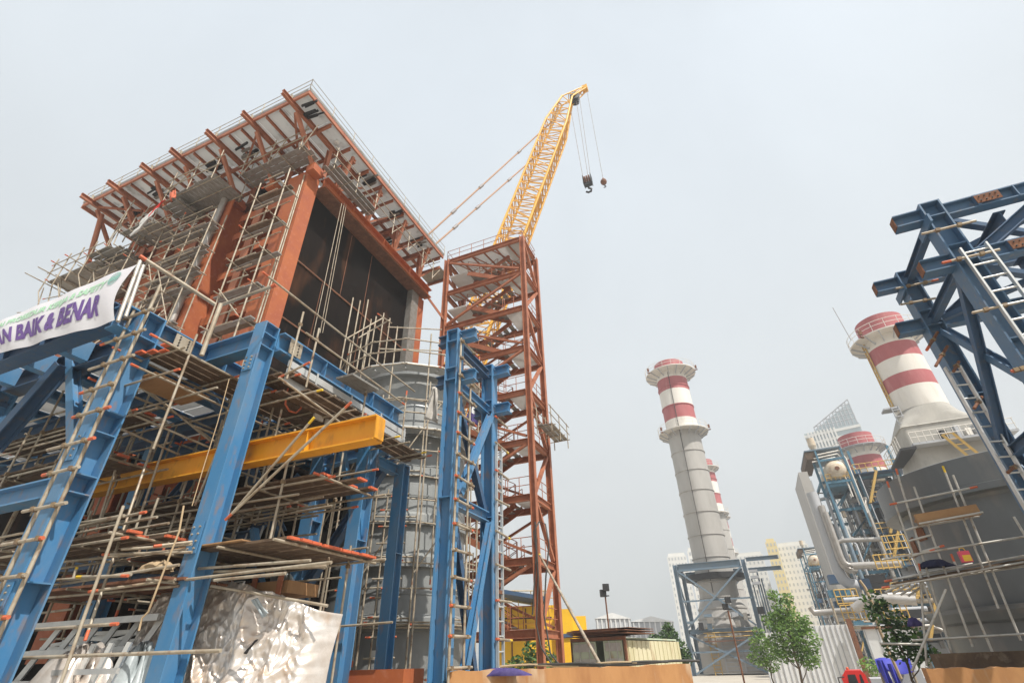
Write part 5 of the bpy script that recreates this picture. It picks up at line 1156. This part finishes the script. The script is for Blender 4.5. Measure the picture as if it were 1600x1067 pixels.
for z in (2.4, 8.0): MB().bar((fx0, fy0-.1, z), (fx1, fy0-.1, z), .14, .18).build('beam', 'bluefar', fr)
bb = thing('ribbed_housing', 'grey ribbed steel housing with yellow ladder under the tall framed chimney', 'housing', (cx1, cy1, 0))
MB().b2(cx1-3.6, cx1+3.4, cy1-3.4, cy1+3.6, .2, 4.3).build('shell', 'stack', bb)
for k in range(9): MB().b2(cx1-.8, cx1+3.4, cy1-3.56, cy1-3.41, .4+k*.42, .52+k*.42).build('rib', 'clad', bb)
for x in (1.3, 3.2, -.85): MB().b2(cx1+x, cx1+x+.15, cy1-3.62, cy1-3.57, .2, 4.3).build('rib', 'clad', bb)
for dx in (0, .8): MB().tube((cx1-2.2+dx, cy1-3.7, 0), (cx1-2.2+dx, cy1-3.7, 5.0), .06, 5).build('ladder_rail', 'rail', bb)
for k in range(13): MB().tube((cx1-2.2, cy1-3.7, .3+k*.36), (cx1-1.4, cy1-3.7, .3+k*.36), .04, 5).build('rung', 'rail', bb)
MB().b2(cx1-2.6, cx1+3.6, cy1-4.6, cy1-3.7, 3.45, 3.55).build('walkway', 'rust', bb)
for z in (3.95, 4.4): MB().tube((cx1-2.6, cy1-4.6, z), (cx1+3.6, cy1-4.6, z), .05, 5).build('rail', 'rail', bb)
# two more of the same row behind, to the right
for i, (x, y, D, lab) in enumerate(((1097, 722, 128, 'second red and white chimney half hidden behind the tall framed one'), (1121, 800, 176, 'farthest red and white chimney just showing behind the second one'))):
    top = hz(x, y, D)
    bz = [(a+top.z-44.3, b+top.z-44.3, m) for a, b, m in bands1]; bz[-1] = (0, bz[-1][1], 'stack')
    chimney(lab, top.x, top.y, 2.3, 33, bz, [(42.4+top.z-44.3, 3.5, 'stackw'), (31.8+top.z-44.3, 3.2, 'stackw')], [top.z-44.3+z for z in (39.6, 36.1, 28, 24, 20, 16)], detail=False)

# chimney with flared concrete base at right
D2 = 62; q = hz(1389, 540, D2); cx2, cy2 = q.x, q.y; 
c2 = chimney('thick red and white chimney on a flaring grey square base at right', cx2, cy2, 2.25, 100, [(30.7, 32.8, 'stackr'), (29.2, 30.7, 'stackw'), (27.5, 29.2, 'stackr'), (25.7, 27.5, 'stackw'), (24.2, 25.7, 'stackr'), (22.0, 24.2, 'stackw')], [(30.3, 3.5, 'stackw')], [])
def loft(mb, pr):
    n = 48
    for (z0, rx0, ry0, ox0, e0), (z1, rx1, ry1, ox1, e1) in zip(pr, pr[1:]):
        n = 64; vs = []
        for z, rx, ry, ox, e in ((z0, rx0, ry0, ox0, e0), (z1, rx1, ry1, ox1, e1)):
            for i in range(n):
                t = 2*math.pi*i/n; c_, s_ = math.cos(t), math.sin(t)
                vs.append((cx2+ox+rx*math.copysign(abs(c_)**e, c_), cy2+ry*math.copysign(abs(s_)**e, s_), z))
        mb.add(vs, [(i, (i+1) % n, n+(i+1) % n, n+i) for i in range(n)], False)
    return mb
loft(MB(), [(22.0, 2.25, 2.25, 0, 1), (21.9, 2.27, 2.27, 0, 1), (21.0, 2.6, 2.42, -.15, .6), (20.0, 3.0, 2.6, -.15, .12), (19.9, 3.1, 2.7, -.15, .12), (19.8, 3.0, 2.6, -.15, .12), (17.7, 3.1, 2.7, -.1, .12)]).build('square_transition', 'conc', c2)
loft(MB(), [(17.7, 2.95, 2.6, -.1, .12), (13.4, 5.0, 4.2, 1.0, .2), (10.5, 6.0, 5.4, 1.6, .6), (6, 6.4, 6.2, 2.5, 1), (0, 6.4, 6.2, 2.5, 1)]).build('flared_base', 'conc', c2)
mb = MB(); mb.b2(cx2-3.2, cx2+4.6, cy2-3.9, cy2-2.6, 17.7, 17.9); mb.build('platform', 'clad', c2)
mb = MB(); mb.bar((cx2-3.9, cy2-4.6, 17.3), (cx2-3.5, cy2+2, 17.4), 1.2, .2); mb.build('platform', 'black', c2)
mb = MB()
for k in range(15): x = cx2-3.2+k*.55; mb.tube((x, cy2-3.9, 17.9), (x, cy2-3.9, 18.9), .035, 5)
for z in (18.4, 18.9): mb.tube((cx2-3.2, cy2-3.9, z), (cx2+4.6, cy2-3.9, z), .035, 5)
mb.build('railing', 'stackw', c2)
mb = MB()
for k in range(8): mb.tube((cx2-4.5, cy2-4.6+k*.8, 17.4), (cx2-4.5, cy2-4.6+k*.8, 18.5), .03, 5)
for z in (18.0, 18.5): mb.tube((cx2-4.5, cy2-4.6, z), (cx2-4.5, cy2+1.2, z), .03, 5)
mb.build('railing', 'stackw', c2)
for dx, dz in ((-.5, .9), (.6, 1.2), (1.3, .8), (2.0, 1.0)): MB().box((cx2+dx, cy2-3.3, 17.9+dz/2), (.5, .5, dz), .3).build('instrument_box', random.choice(['clad', 'black', 'stackw']), c2)
for a, z0, z1 in ((-3.15, 22.5, 30.3),):
    mb = MB()
    for da in (0, .22): mb.tube((cx2+2.36*math.cos(a+da), cy2+2.36*math.sin(a+da), z0), (cx2+2.36*math.cos(a+da), cy2+2.36*math.sin(a+da), z1), .07, 5)
    for k in range(16): z = z0+(z1-z0)*k/16; mb.tube((cx2+2.36*math.cos(a), cy2+2.36*math.sin(a), z), (cx2+2.36*math.cos(a+.22), cy2+2.36*math.sin(a+.22), z), .05, 5)
    mb.build('caged_ladder', 'rail', c2)
mb = MB(); mb.box((cx2-2.9, cy2-1.1, 22.3), (1.3, 1.2, .15)); mb.build('platform', 'clad', c2)
mb = MB()
for da in (0, .6): mb.tube((cx2-2.9+da, cy2-2.0, 15.5), (cx2-2.9+da, cy2-1.7, 22.4), .05, 5)
for k in range(10): mb.tube((cx2-2.9, cy2-2, 15.8+k*.68), (cx2-2.3, cy2-2, 15.8+k*.68), .04, 5)
mb.build('caged_ladder', 'clad', c2)
mb = MB()
for da in (0, .8): mb.bar((cx2-.9+da, cy2-4.2, 18.2), (cx2+1.6+da, cy2-5.4, 11.5), .12, .22)
for k in range(12): f = k/12; mb.bar((cx2-.9+2.5*f, cy2-4.2-1.2*f, 18.2-6.7*f), (cx2-.1+2.5*f, cy2-4.2-1.2*f, 18.2-6.7*f), .12, .04)
mb.build('stair', 'rail', c2)
MB().b2(cx2+2.6, cx2+4.0, cy2-3.9, cy2-3.3, 15.2, 16.6).build('hatch', 'dirtcl', c2)
MB().tube((cx2-3.6, cy2-1.8, 30.5), (cx2-3.9, cy2-1.8, 35), .035, 5).build('aerial', 'wireg', c2)

# chimney inside the process plant
q = hz(1318, 700, 92); chimney('short red and white chimney rising behind the blue process plant', q.x+2.0, q.y, 2.35, 100, [(28.6, 30.6, 'stackr'), (27.0, 28.6, 'stackw'), (25.0, 27.0, 'stackr'), (21.0, 25.0, 'stackw'), (17, 21, 'stackr'), (13, 17, 'stackw'), (9, 13, 'stackr'), (0, 9, 'stackw')], [(28.3, 3.6, 'clad')], [], detail=False)

# ------------------------------------------------------------------ process plants (blue framed, cream drums, yellow rails)
def plant(label, x0, y0, s, seed, zt, big=True):
    random.seed(seed)
    t = thing('process_plant', label, 'process plant', (x0, y0, 0), 'blue framed process plants')
    def at_(x, y, z): return V((x0+x*s, y0+y*s, z*s))
    W_, Dp = 8.5, 9
    lv_ = [6, 9.5, 13, 16.5, 20]
    for x in (0, 4.2, W_):
        for y in (0, Dp): MB().bar(at_(x, y, 0), at_(x, y, 23.5), .27*s, .27*s).build('column', 'teal', t)
    for z in lv_:
        for y in (0, Dp): MB().bar(at_(.2, y, z), at_(W_-.2, y, z), .22*s, .32*s).build('beam', 'teal', t)
        for x in (0, W_): MB().bar(at_(x, .2, z), at_(x, Dp-.2, z), .22*s, .32*s).build('beam', 'teal', t)
        xa = U(3, 5); mb = MB(); mb.b2(x0+xa*s, x0+(W_+.8)*s, y0-1.2*s, y0+2*s, (z+.24)*s, (z+.34)*s); mb.build('platform', 'bluedk', t)
        mb = MB()
        for k in range(9): x = xa+(W_+.8-xa)*k/8; mb.tube(at_(x, -1.2, z+.3), at_(x, -1.2, z+1.4), .05*s, 5)
        for dz in (.85, 1.4): mb.tube(at_(xa, -1.2, z+dz), at_(W_+.8, -1.2, z+dz), .05*s, 5); mb.tube(at_(W_+.8, -1.2, z+dz), at_(W_+.8, 2, z+dz), .05*s, 5)
        mb.build('railing', 'rail', t)
        zz = z-3.3; mb = MB(); mb.bar(at_(xa+.3, -1.5, zz), at_(xa+2.2, -1.5, z+.3), .1*s, .25*s); mb.bar(at_(xa+.3, -.9, zz), at_(xa+2.2, -.9, z+.3), .1*s, .25*s)
        for k in range(8): f = k/8; mb.bar(at_(xa+.3+1.9*f, -1.5, zz+3.6*f), at_(xa+.3+1.9*f, -.9, zz+3.6*f), .25*s, .05*s)
        mb.build('stair', 'rail', t)
        for k in range(2):
            xx = U(0, 4); MB().bar(at_(xx, -.1, z-3), at_(xx+U(2, 4), -.1, z-.2), .18*s, .18*s).build('brace', 'teal', t)
    # roof canopy with drum below
    mb = MB(); mb.b2(x0-.9*s, x0+3.2*s, y0-2*s, y0+6*s, 23.6*s, 23.75*s); mb.build('roof', 'bluefar', t)
    mb = MB(); mb.b2(x0-.9*s, x0+.2*s, y0-1.9*s, y0+6*s, 22.6*s, 23.5*s); mb.build('louvre_wall', 'plank', t)
    MB().lathe((x0+.4*s, y0-1*s, 0), [(.02*s, 25.5*s), (.42*s, 25.5*s), (.45*s, 24.5*s), (.35*s, 24.2*s), (.2*s, 23.75*s)], 20).build('vent_cap', 'tank', t)
    c_ = at_(1.9, -.3, 20.9)
    mb = MB()   # horizontal drum along Y with dished front end
    pr = [(.05, -2.2), (.65, -2.05), (1.1, -1.7), (1.3, -1.2), (1.3, 5)]
    for (r0, u0), (r1, u1) in zip(pr, pr[1:]):
        vs = []
        for rr, u in ((r0, u0), (r1, u1)):
            for i in range(29): a = 2*math.pi*i/28; vs.append(c_+V((rr*s*math.cos(a), u*s, rr*s*math.sin(a))))
        mb.add(vs, [(i, i+1, 30+i, 29+i) for i in range(28)], True)
    d = mb.build('drum', 'tank', t)
    for k in range(3): MB().path([at_(-.4+.3*k, -1.9, 22.2+k*.4), at_(2.2+.4*k, -1.9, 22.4+k*.4), at_(2.5+.4*k, -1.9, 22.1), at_(2.5+.4*k, -1.9, 17.5-k)], .09*s, 8).build('pipe', 'stackw', t)
    for x_ in (.3, 3.1): MB().bar(at_(x_, -2, 14), at_(x_, -2, 23.5), .2*s, .2*s).build('column', 'teal', t)
    for z_ in (19.4, 22.2): MB().bar(at_(.3, -2, z_), at_(3.1, -2, z_), .15*s, .25*s).build('beam', 'teal', t)
    mb = MB()
    for k in range(6): mb.tube(at_(.4+k*.5, -2.1, 19.6), at_(.4+k*.5, -2.1, 20.4), .04*s, 5)
    for dz in (.45, .9): mb.tube(at_(.4, -2.1, 19.5+dz), at_(2.9, -2.1, 19.5+dz), .04*s, 5)
    mb.build('railing', 'rail', t)
    mb = MB(); mb.tube(c_+V((0, -2.26*s, 0)), c_+V((0, -2.1*s, 0)), .26*s, 12); mb.build('manhole', 'rust', d)
    mb = MB(); mb.b2(x0+.5*s, x0+3.2*s, y0-1.9*s, y0+3*s, 18.9*s, 19.7*s); mb.build('drum_saddle', 'teal', t)
    mb = MB(); mb.b2(x0+4.8*s, x0+7.2*s, y0-1.7*s, y0-.3*s, 14.5*s, 14.7*s); mb.build('platform', 'black', t)
    # frame pipe loop and down pipes
    for k in range(44):
        x = U(-.5, W_); y = U(-1.4, 3); za, zb_ = U(0, 8), U(12, 21); rr = random.choice([.06, .08, .12, .16, .22])*s
        MB().path([at_(x, y, za), at_(x, y, zb_), at_(x+U(-.6, .6), y+.6, zb_+.7), at_(x+U(-1.5, 1.5), y+1.5, zb_+.8)], rr, 8).build('pipe', random.choice(['pipe', 'clad', 'zinc', 'bluefar', 'mplank']), t)
    for k in range(14):
        z = U(1, 14); x = U(-1, 4); y = U(-1.4, 3); rr = random.choice([.1, .15, .25])*s
        MB().path([at_(x, y, z), at_(x+U(2, 5), y, z), at_(x+U(5, 6), y, z-U(.4, 2))], rr, 8).build('pipe', random.choice(['pipe', 'clad', 'zinc', 'pipe']), t)
    for k in range(95):
        x, y, z = U(0, W_), U(-.6, 3), U(1, 21); MB().box(at_(x, y, z), (U(.3, 1.8)*s, U(.3, 1.2)*s, U(.2, 1.1)*s)).build('vessel_box', random.choice(['teal', 'bluedk', 'clad', 'black', 'tank', 'mplank', 'bluedk', 'black']), t)
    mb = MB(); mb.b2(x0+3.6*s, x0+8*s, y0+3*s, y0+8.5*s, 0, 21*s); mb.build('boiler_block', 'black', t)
    return t
q = hz(1262, 720, 78); plant('blue framed process plant with cream drum and yellow rails right of the grey duct', q.x+.6, q.y, 1.05, 101, 24)
q = hz(1240, 838, 120); plant('smaller farther process plant with cream drum behind the bright young tree', q.x+.6, q.y, .82, 103, 24)
q = hz(1340, 760, 58); random.seed(104)
# wide grey duct panels and bundled lagged pipes
def hp_(x, y, D): return hz(x, y, D)
dt = thing('duct_panel', 'tall pale grey duct wall running down the left side of the process plant', 'duct', hp_(1290, 1000, 70))
A_, B_ = hp_(1247, 738, 70), hp_(1259, 735, 70); zt = A_.z
MB().b2(A_.x, A_.x+1.0, A_.y, A_.y+8, 5, zt).build('duct_wall', 'stack', dt)
for k in range(3): MB().b2(A_.x+1.0, A_.x+1.18, A_.y+.4+k*.5, A_.y+.7+k*.5, 5, zt-1).build('rib', 'clad', dt)
pb = thing('pipe_bundle', 'bundle of thick lagged pipes bending from upright to level before the process plant', 'pipes', hp_(1310, 930, 56))
for k, (xt, yt, xb, yb_, xe, ye, w) in enumerate(((1268, 770, 1306, 918, 1342, 918, .48), (1283, 790, 1316, 893, 1334, 893, .28), (1290, 800, 1322, 884, 1330, 886, .2))):
    D = 56-k*.5; a, b, c = hp_(xt, yt, D), hp_(xb, yb_, D), hp_(xe, ye, D); b.x = a.x+0.0; b.y = a.y; h_ = 1.3-k*.3
    MB().path([a, V((a.x, a.y, b.z+h_)), V((a.x+.1*h_, a.y, b.z+.45*h_)), V((a.x+.4*h_, a.y, b.z+.12*h_)), V((a.x+h_, a.y, b.z)), V((c.x, a.y, b.z))], w, 12).build('pipe', 'clad' if k == 0 else 'pipe', pb)
for i, (pts, w, D, lab) in enumerate((([(1332, 884), (1350, 883), (1380, 882), (1410, 881)], .28, 54, 'level lagged pipe with a swan bend above the white container'),
    ([(1334, 952), (1346, 943), (1354, 937), (1368, 934), (1432, 938)], .34, 52, 'thick lagged pipe with angled end just above the white container'),
    ([(1302, 862), (1306, 848), (1318, 844), (1380, 842)], .2, 60, 'upper slim lagged pipe elbow in the process plant'),
    ([(1266, 948), (1272, 957), (1290, 956), (1330, 953)], .26, 60, 'slim level lagged pipe right of the bright young tree'))):
    tag(MB().path([hp_(x, y, D) for x, y in pts], w, 12).build('lagged_pipe', 'pipe'), lab, 'pipe', 'lagged pipes of the process plant')
random.seed(107)
lp = thing('pipe_rack', 'tangled lower pipe rack with blue posts and yellow rails above the white container', 'pipe rack', hp_(1370, 980, 54))
for k in range(22):
    x = U(1280, 1440); y = U(905, 985); D = U(52, 62); a = hp_(x, y, D)
    if U(0, 1) < .5: MB().tube(a, a+V((U(1.5, 4), U(-.3, .3), 0)), random.choice([.07, .12, .18]), 8).build('pipe', random.choice(['pipe', 'zinc', 'clad']), lp)
    else: MB().tube((a.x, a.y, .3), (a.x, a.y, a.z+1), random.choice([.08, .12, .2]), 8).build('pipe', random.choice(['pipe', 'teal', 'zinc', 'clad']), lp)
for k in range(12): a = hp_(U(1290, 1430), U(900, 985), U(53, 60)); MB().box(a, (U(.6, 2), U(.5, 1.2), U(.3, .9))).build('cable_tray', random.choice(['teal', 'bluedk', 'black']), lp)
for x, y in ((1310, 945), (1372, 890), (1385, 860), (1375, 945), (1400, 935), (1385, 968), (1320, 970)):
    a = hp_(x, y, 53); mb = MB()
    for k in range(5): mb.tube(a+V((k*.4, 0, 0)), a+V((k*.4, 0, 1.1)), .045, 5)
    for dz in (.1, .6, 1.1): mb.tube(a+V((0, 0, dz)), a+V((1.6, 0, dz)), .045, 5)
    mb.build('railing', 'rail', lp)
tag(MB().path([hp_(x, y, 22) for x, y in ((1343, 906), (1352, 918), (1362, 940), (1375, 985), (1390, 1020), (1408, 1060))], .045, 7).build('hose', 'rope'), 'long tan hose hanging down before the pipe rack and white container', 'hose')

# ------------------------------------------------------------------ white panels, site container, truck, blue machine
random.seed(111)
wf = thing('panel_fence', 'white corrugated panel fence behind the bright young tree', 'fence', hp_(1290, 1060, 46))
n = 9
for k in range(n):
    xa = 1186+k*16.5; a, b = hp_(xa, 992, 46+U(-.02, .02)), hp_(xa+16.2, 990, 46)
    mb = MB(); a.z = b.z = 0; d = (b-a); top = 3.5 if k > 3 else 3.2; 
    mb.add([a, b, b+V((0, .06, 0)), a+V((0, .06, 0))]+[q+V((0, 0, top)) for q in (a, b, b+V((0, .06, 0)), a+V((0, .06, 0)))], [(4, 5, 6, 7), (0, 1, 5, 4), (1, 2, 6, 5), (2, 3, 7, 6), (3, 0, 4, 7)]); mb.build('panel', 'white', wf)
    for f in (.02, .5): q = a.lerp(b, f); MB().box((q.x, q.y-.03, top/2), (.05, .05, top)).build('rib', 'clad', wf)
MB().bar(hp_(1331, 985, 45.5)*V((1, 1, 0)) if False else V((hp_(1331, 985, 45.5).x, hp_(1331, 985, 45.5).y, 0)), V((hp_(1331, 985, 45.5).x, hp_(1331, 985, 45.5).y, 3.8)), .3, .3).build('post', 'rust', wf)
wc = thing('site_container', 'dirty white site container with dark roof edge left of the dark shell', 'container', hp_(1380, 1050, 34))
slab(MB(), 1347, 1425, 981, 34, 2.6, .1).build('shell', 'white', wc); slab(MB(), 1344, 1427, 977, 33.9, 2.8, hp_(1385, 981, 34).z+.002).build('roof_edge', 'rust', wc)
for k in range(4): slab(MB(), 1350+k*19, 1351+k*19, 984, 33.96, .03, .2).build('rib', 'clad', wc)
tk = thing('truck', 'small red truck cab peeking over the bottom edge before the white container', 'truck', hp_(1335, 1062, 26))
a = hp_(1313, 1047, 26); b = hp_(1350, 1047, 26); w = (b-a).length; zt = a.z
ux = V((b.x-a.x, b.y-a.y, 0)).normalized(); uy = V((-ux.y, ux.x, 0))
def tp(x, y, z): q = V((a.x, a.y, 0))+ux*x+uy*y; return V((q.x, q.y, z))
prof_ = [(0, .6), (-.04, 1.0), (.06, zt-.12), (.16, zt), (w-.1, zt), (w, zt-.15), (w+.02, .6)]
vs = [tp(x, y, z) for y in (0, 1.7) for x, z in prof_]; k = len(prof_)
MB().add(vs, [tuple(range(k)), tuple(range(2*k-1, k-1, -1))]+[(i, k+i, k+(i+1) % k, (i+1) % k) for i in range(k)]).build('cab', 'truckred', tk)
for x0_, x1_ in ((.14, .62*w), (.68*w, w-.1)):
    MB().add([tp(x0_, -.01, zt-.55), tp(x1_, -.01, zt-.55), tp(x1_-.04, -.01, zt-.13), tp(x0_+.05, -.01, zt-.13)], [(0, 1, 2, 3)]).build('side_window', 'glassdk', tk)
MB().add([tp(-.03, .15, 1.05), tp(-.03, 1.55, 1.05), tp(.05, 1.5, zt-.15), tp(.05, .2, zt-.15)], [(0, 1, 2, 3)]).build('windscreen', 'glassdk', tk)
MB().path([tp(.05, -.05, zt-.2), tp(-.15, -.25, zt-.22), tp(-.15, -.25, zt-.5)], .025).build('mirror', 'black', tk); MB().lathe(tp(.25, .8, zt+.0), [(.05, 0), (.05, .07), (.02, .1)], 12).build('beacon', 'orange', tk)
for x in (.3, w+1.5):
    for y in (-.05, 1.55): 
        mb = MB(); c = tp(x, y, .42); mb.tube(c, c+uy*.22, .42, 20); wl = mb.build('wheel', 'tyre', tk); mb = MB(); mb.tube(c-uy*.01, c+uy*.0, .2, 14); mb.build('rim', 'alu', wl)
mb = MB(); vs = [tp(x, y, z) for z in (.7, .95) for x, y in ((w+.1, 0), (w+3, 0), (w+3, 1.7), (w+.1, 1.7))]; mb.add(vs, [(3, 2, 1, 0), (4, 5, 6, 7), (0, 1, 5, 4), (1, 2, 6, 5), (2, 3, 7, 6), (3, 0, 4, 7)]); mb.build('load_bed', 'clad', tk)
bt = thing('blue_tarp', 'bright blue tarp draped over a low shelter right of the red truck', 'tarp', hp_(1395, 1060, 23))
a, b = hp_(1367, 1031, 23), hp_(1422, 1031, 23); ux = V((b.x-a.x, b.y-a.y, 0)); uy = V((-ux.y, ux.x, 0)).normalized()
mb = MB(); mb.grid(lambda u, v: a+ux*u+uy*(v*1.6)+V((0, 0, .04*math.sin(u*7)+.03*math.sin(v*9)-(.35 if v < .02 else 0))), 20, 10)
mb.build('roof_sheet', 'tarp', bt)
mb = MB(); mb.grid(lambda u, v: a+ux*(.02+u*.2+v*.12)+V((0, -.02+.05*math.sin(u*9+v*4), -v*1.2)), 8, 10); mb.grid(lambda u, v: a+ux*(.3+u*.16+v*.1)+V((0, -.04+.05*math.sin(u*8+v*4), -.1-v*1.1)), 8, 10); mb.build('side_sheet', 'tarp', bt)
for f in (.03, .95): q = a+ux*f+uy*.2; MB().tube((q.x, q.y, 0), (q.x, q.y, a.z-.05), .04).build('post', 'zinc', bt)
MB().box(a+ux*.75+uy*.7+V((0, 0, -.75)), (.8, .6, .9)).build('covered_load', 'clad', bt)
heap('cloth_bundle', hp_(1430, 978, 19.5), .16, .14, .2, 'purplec', 'small purple cloth hung in the shrub left of the dark shell', 'cloth', 17, 10)

# ------------------------------------------------------------------ far buildings
def apartment(label, xa, xb, yt, D, dep, m, cols, rows, wpx=.38, group='far apartment blocks', side=None, z_top=None):
    a, b = hz(xa, yt, D), hz(xb, yt, D); zt = (a.z+b.z)/2; a.z = b.z = 0
    t = thing('apartment_block', label, 'apartment block', a, group)
    d = (b-a); Lw = d.length; d.normalize(); n = V((-d.y, d.x, 0))
    mb = MB(); vs = [q+V((0, 0, z)) for z in (0, zt) for q in (a, b, b+n*dep, a+n*dep)]
    mb.add(vs, [(4, 5, 6, 7), (0, 1, 5, 4), (1, 2, 6, 5), (2, 3, 7, 6), (3, 0, 4, 7)]); mb.build('wall', m, t)
    mb = MB(); vs = [q+V((0, 0, z)) for z in (zt, zt+1.2) for q in (a+d*.5+n*.5, b-d*.5+n*.5, b-d*.5+n*(dep-.5), a+d*.5+n*(dep-.5))]
    mb.add(vs, [(4, 5, 6, 7), (0, 1, 5, 4), (1, 2, 6, 5), (2, 3, 7, 6), (3, 0, 4, 7)]); mb.build('parapet', m, t)
    cw, rh = Lw/cols, zt/rows; first = None; rest = MB(); cnt = 0
    for r in range(rows-1, -1, -1):
        for c in range(cols):
            x0, x1 = (c+.5-wpx/2)*cw, (c+.5+wpx/2)*cw; z0, z1 = (r+.28)*rh, (r+.75)*rh
            q = [a+d*x0-n*.06+V((0, 0, z0)), a+d*x1-n*.06+V((0, 0, z0)), a+d*x1-n*.06+V((0, 0, z1)), a+d*x0-n*.06+V((0, 0, z1))]
            cnt += 1
            if cnt <= 100: MB().add(q, [(0, 1, 2, 3)]).build('window', 'glass', t)
            else: rest.add(q, [(0, 1, 2, 3)])
    if rest.v: o = rest.build('window', 'glass', t); o['kind'] = 'stuff'
    return t
apartment('far white apartment block left of the tall framed chimney', 1042, 1072, 868, 240, 14, 'apw', 6, 17)
apartment('far white apartment block directly behind the tall framed chimney', 1073, 1120, 858, 250, 14, 'apw', 6, 15)
apartment('far white apartment block with rows of small windows right of the framed chimney', 1122, 1192, 868, 262, 16, 'apw', 11, 18)
apartment('far yellow apartment block right of the framed chimney', 1195, 1212, 846, 235, 14, 'apy', 3, 18)
apartment('far white apartment block between the yellow one and the process plant', 1213, 1262, 851, 245, 16, 'apw', 8, 18)
random.seed(121)
gt = thing('office_tower', 'far pale high rise tower with glazed floors and a slanted lattice crown', 'office tower', hz(1300, 1040, 250), 'far apartment blocks')
a, b = hz(1256, 678, 250), hz(1345, 668, 250); zt = a.z; a.z = b.z = 0; d = b-a; Lw = d.length; d.normalize(); n = V((-d.y, d.x, 0))
mb = MB(); vs = [q+V((0, 0, z)) for z in (0, zt) for q in (a, b, b+n*20, a+n*20)]
mb.add(vs, [(4, 5, 6, 7), (0, 1, 5, 4), (1, 2, 6, 5), (2, 3, 7, 6), (3, 0, 4, 7)]); mb.build('wall', 'gtower', gt)
for k in range(24):
    z = zt-2-k*3.3; mb = MB(); vs = [a+d*x+n*y+V((0, 0, zz)) for zz in (z, z+1.1) for x, y in ((-.2, -.4), (Lw+.2, -.4), (Lw+.2, 20), (-.2, 20))]
    mb.add(vs, [(3, 2, 1, 0), (4, 5, 6, 7), (0, 1, 5, 4), (1, 2, 6, 5), (3, 0, 4, 7)]); mb.build('floor_band', 'apw', gt)
for k in range(9):
    mb = MB(); x = Lw*.06+k*Lw*.06; vs = [a+d*x_+n*y+V((0, 0, zz)) for zz in (0, zt) for x_, y in ((x, -.6), (x+.7, -.6), (x+.7, -.1), (x, -.1))]
    mb.add(vs, [(3, 2, 1, 0), (4, 5, 6, 7), (0, 1, 5, 4), (1, 2, 6, 5), (2, 3, 7, 6), (3, 0, 4, 7)]); mb.build('pier', 'apw', gt)
mb = MB()
for k in range(12):
    x = Lw*(.22+.76*k/11); h = 2+9*(k/11)
    for y in (0, 6): mb.tube(a+d*x+n*y+V((0, 0, zt)), a+d*x+n*y+V((0, 0, zt+h)), .25, 5)
for j in range(5):
    f = (j+1)/5; k0 = max(0, (11*f-2)/9) if False else 0
    mb.tube(a+d*Lw*(.22+.76*max(0, (11*f-2)/9))+V((0, 0, zt+11*f)), a+d*Lw*.98+V((0, 0, zt+11*f)), .22, 5)
mb.tube(a+d*Lw*.22+V((0, 0, zt+2)), a+d*Lw*.98+V((0, 0, zt+11)), .3, 5); mb.tube(a+d*Lw*.22+n*6+V((0, 0, zt+2)), a+d*Lw*.98+n*6+V((0, 0, zt+11)), .3, 5)
mb.build('crown_lattice', 'clad', gt)
mb = MB(); vs = [a+d*Lw*x+n*y+V((0, 0, zz)) for x, y, zz in ((.22, 3, zt), (.98, 3, zt), (.98, 3, zt+10.6), (.22, 3, zt+1.8), (.22, 3.3, zt), (.98, 3.3, zt), (.98, 3.3, zt+10.6), (.22, 3.3, zt+1.8))]
mb.add(vs, [(0, 1, 2, 3), (7, 6, 5, 4), (0, 4, 5, 1), (1, 5, 6, 2), (2, 6, 7, 3), (3, 7, 4, 0)]); mb.build('crown_screen', 'gtower', gt)
for i, (x0_, x1_, yt, D, lab) in enumerate(((930, 985, 962, 130, 'low far grey corrugated warehouse behind the container'), (986, 1052, 967, 140, 'second low far grey warehouse left of the framed chimney'))):
    t = thing('warehouse', lab, 'warehouse', hz((x0_+x1_)/2, 1040, D), 'far grey warehouses')
    slab(MB(), x0_, x1_, yt+4, D, 30, 0).build('wall', 'clad', t)
    a, b = hz(x0_-1, yt+4, D-.3), hz(x1_+1, yt+4, D-.3); dd = (b-a); nn = V((-dd.y, dd.x, 0)).normalized()*32
    mb = MB(); m_ = a.lerp(b, .5)+V((0, 0, 1.2)); mb.add([a, m_, b, a+nn, m_+nn, b+nn], [(0, 1, 4, 3), (1, 2, 5, 4), (0, 2, 1)]); mb.build('roof', 'white', t)
    for k in range(8): q = a.lerp(b, (k+.5)/8); MB().b2(q.x-.15, q.x+.15, q.y+.1, q.y+.3, 0, a.z-.1).build('rib', 'white', t)

# ------------------------------------------------------------------ haze
hzb = MB(); hzb.b2(-450, 450, -60, 420, -1, 125); ho = hzb.build('haze', 'white'); ho['kind'] = 'stuff'
hm = bpy.data.materials.new('haze_air'); hm.use_nodes = True; hn = hm.node_tree; hn.nodes.clear()
o_ = hn.nodes.new('ShaderNodeOutputMaterial'); pv = hn.nodes.new('ShaderNodeVolumePrincipled'); pv.inputs['Density'].default_value = .0013; pv.inputs['Color'].default_value = (.93, .95, .97, 1); pv.inputs['Anisotropy'].default_value = .1
hn.links.new(pv.outputs[0], o_.inputs['Volume']); ho.data.materials.clear(); ho.data.materials.append(hm)
for o in list(S.objects):
    if '_o' in o: del o['_o']
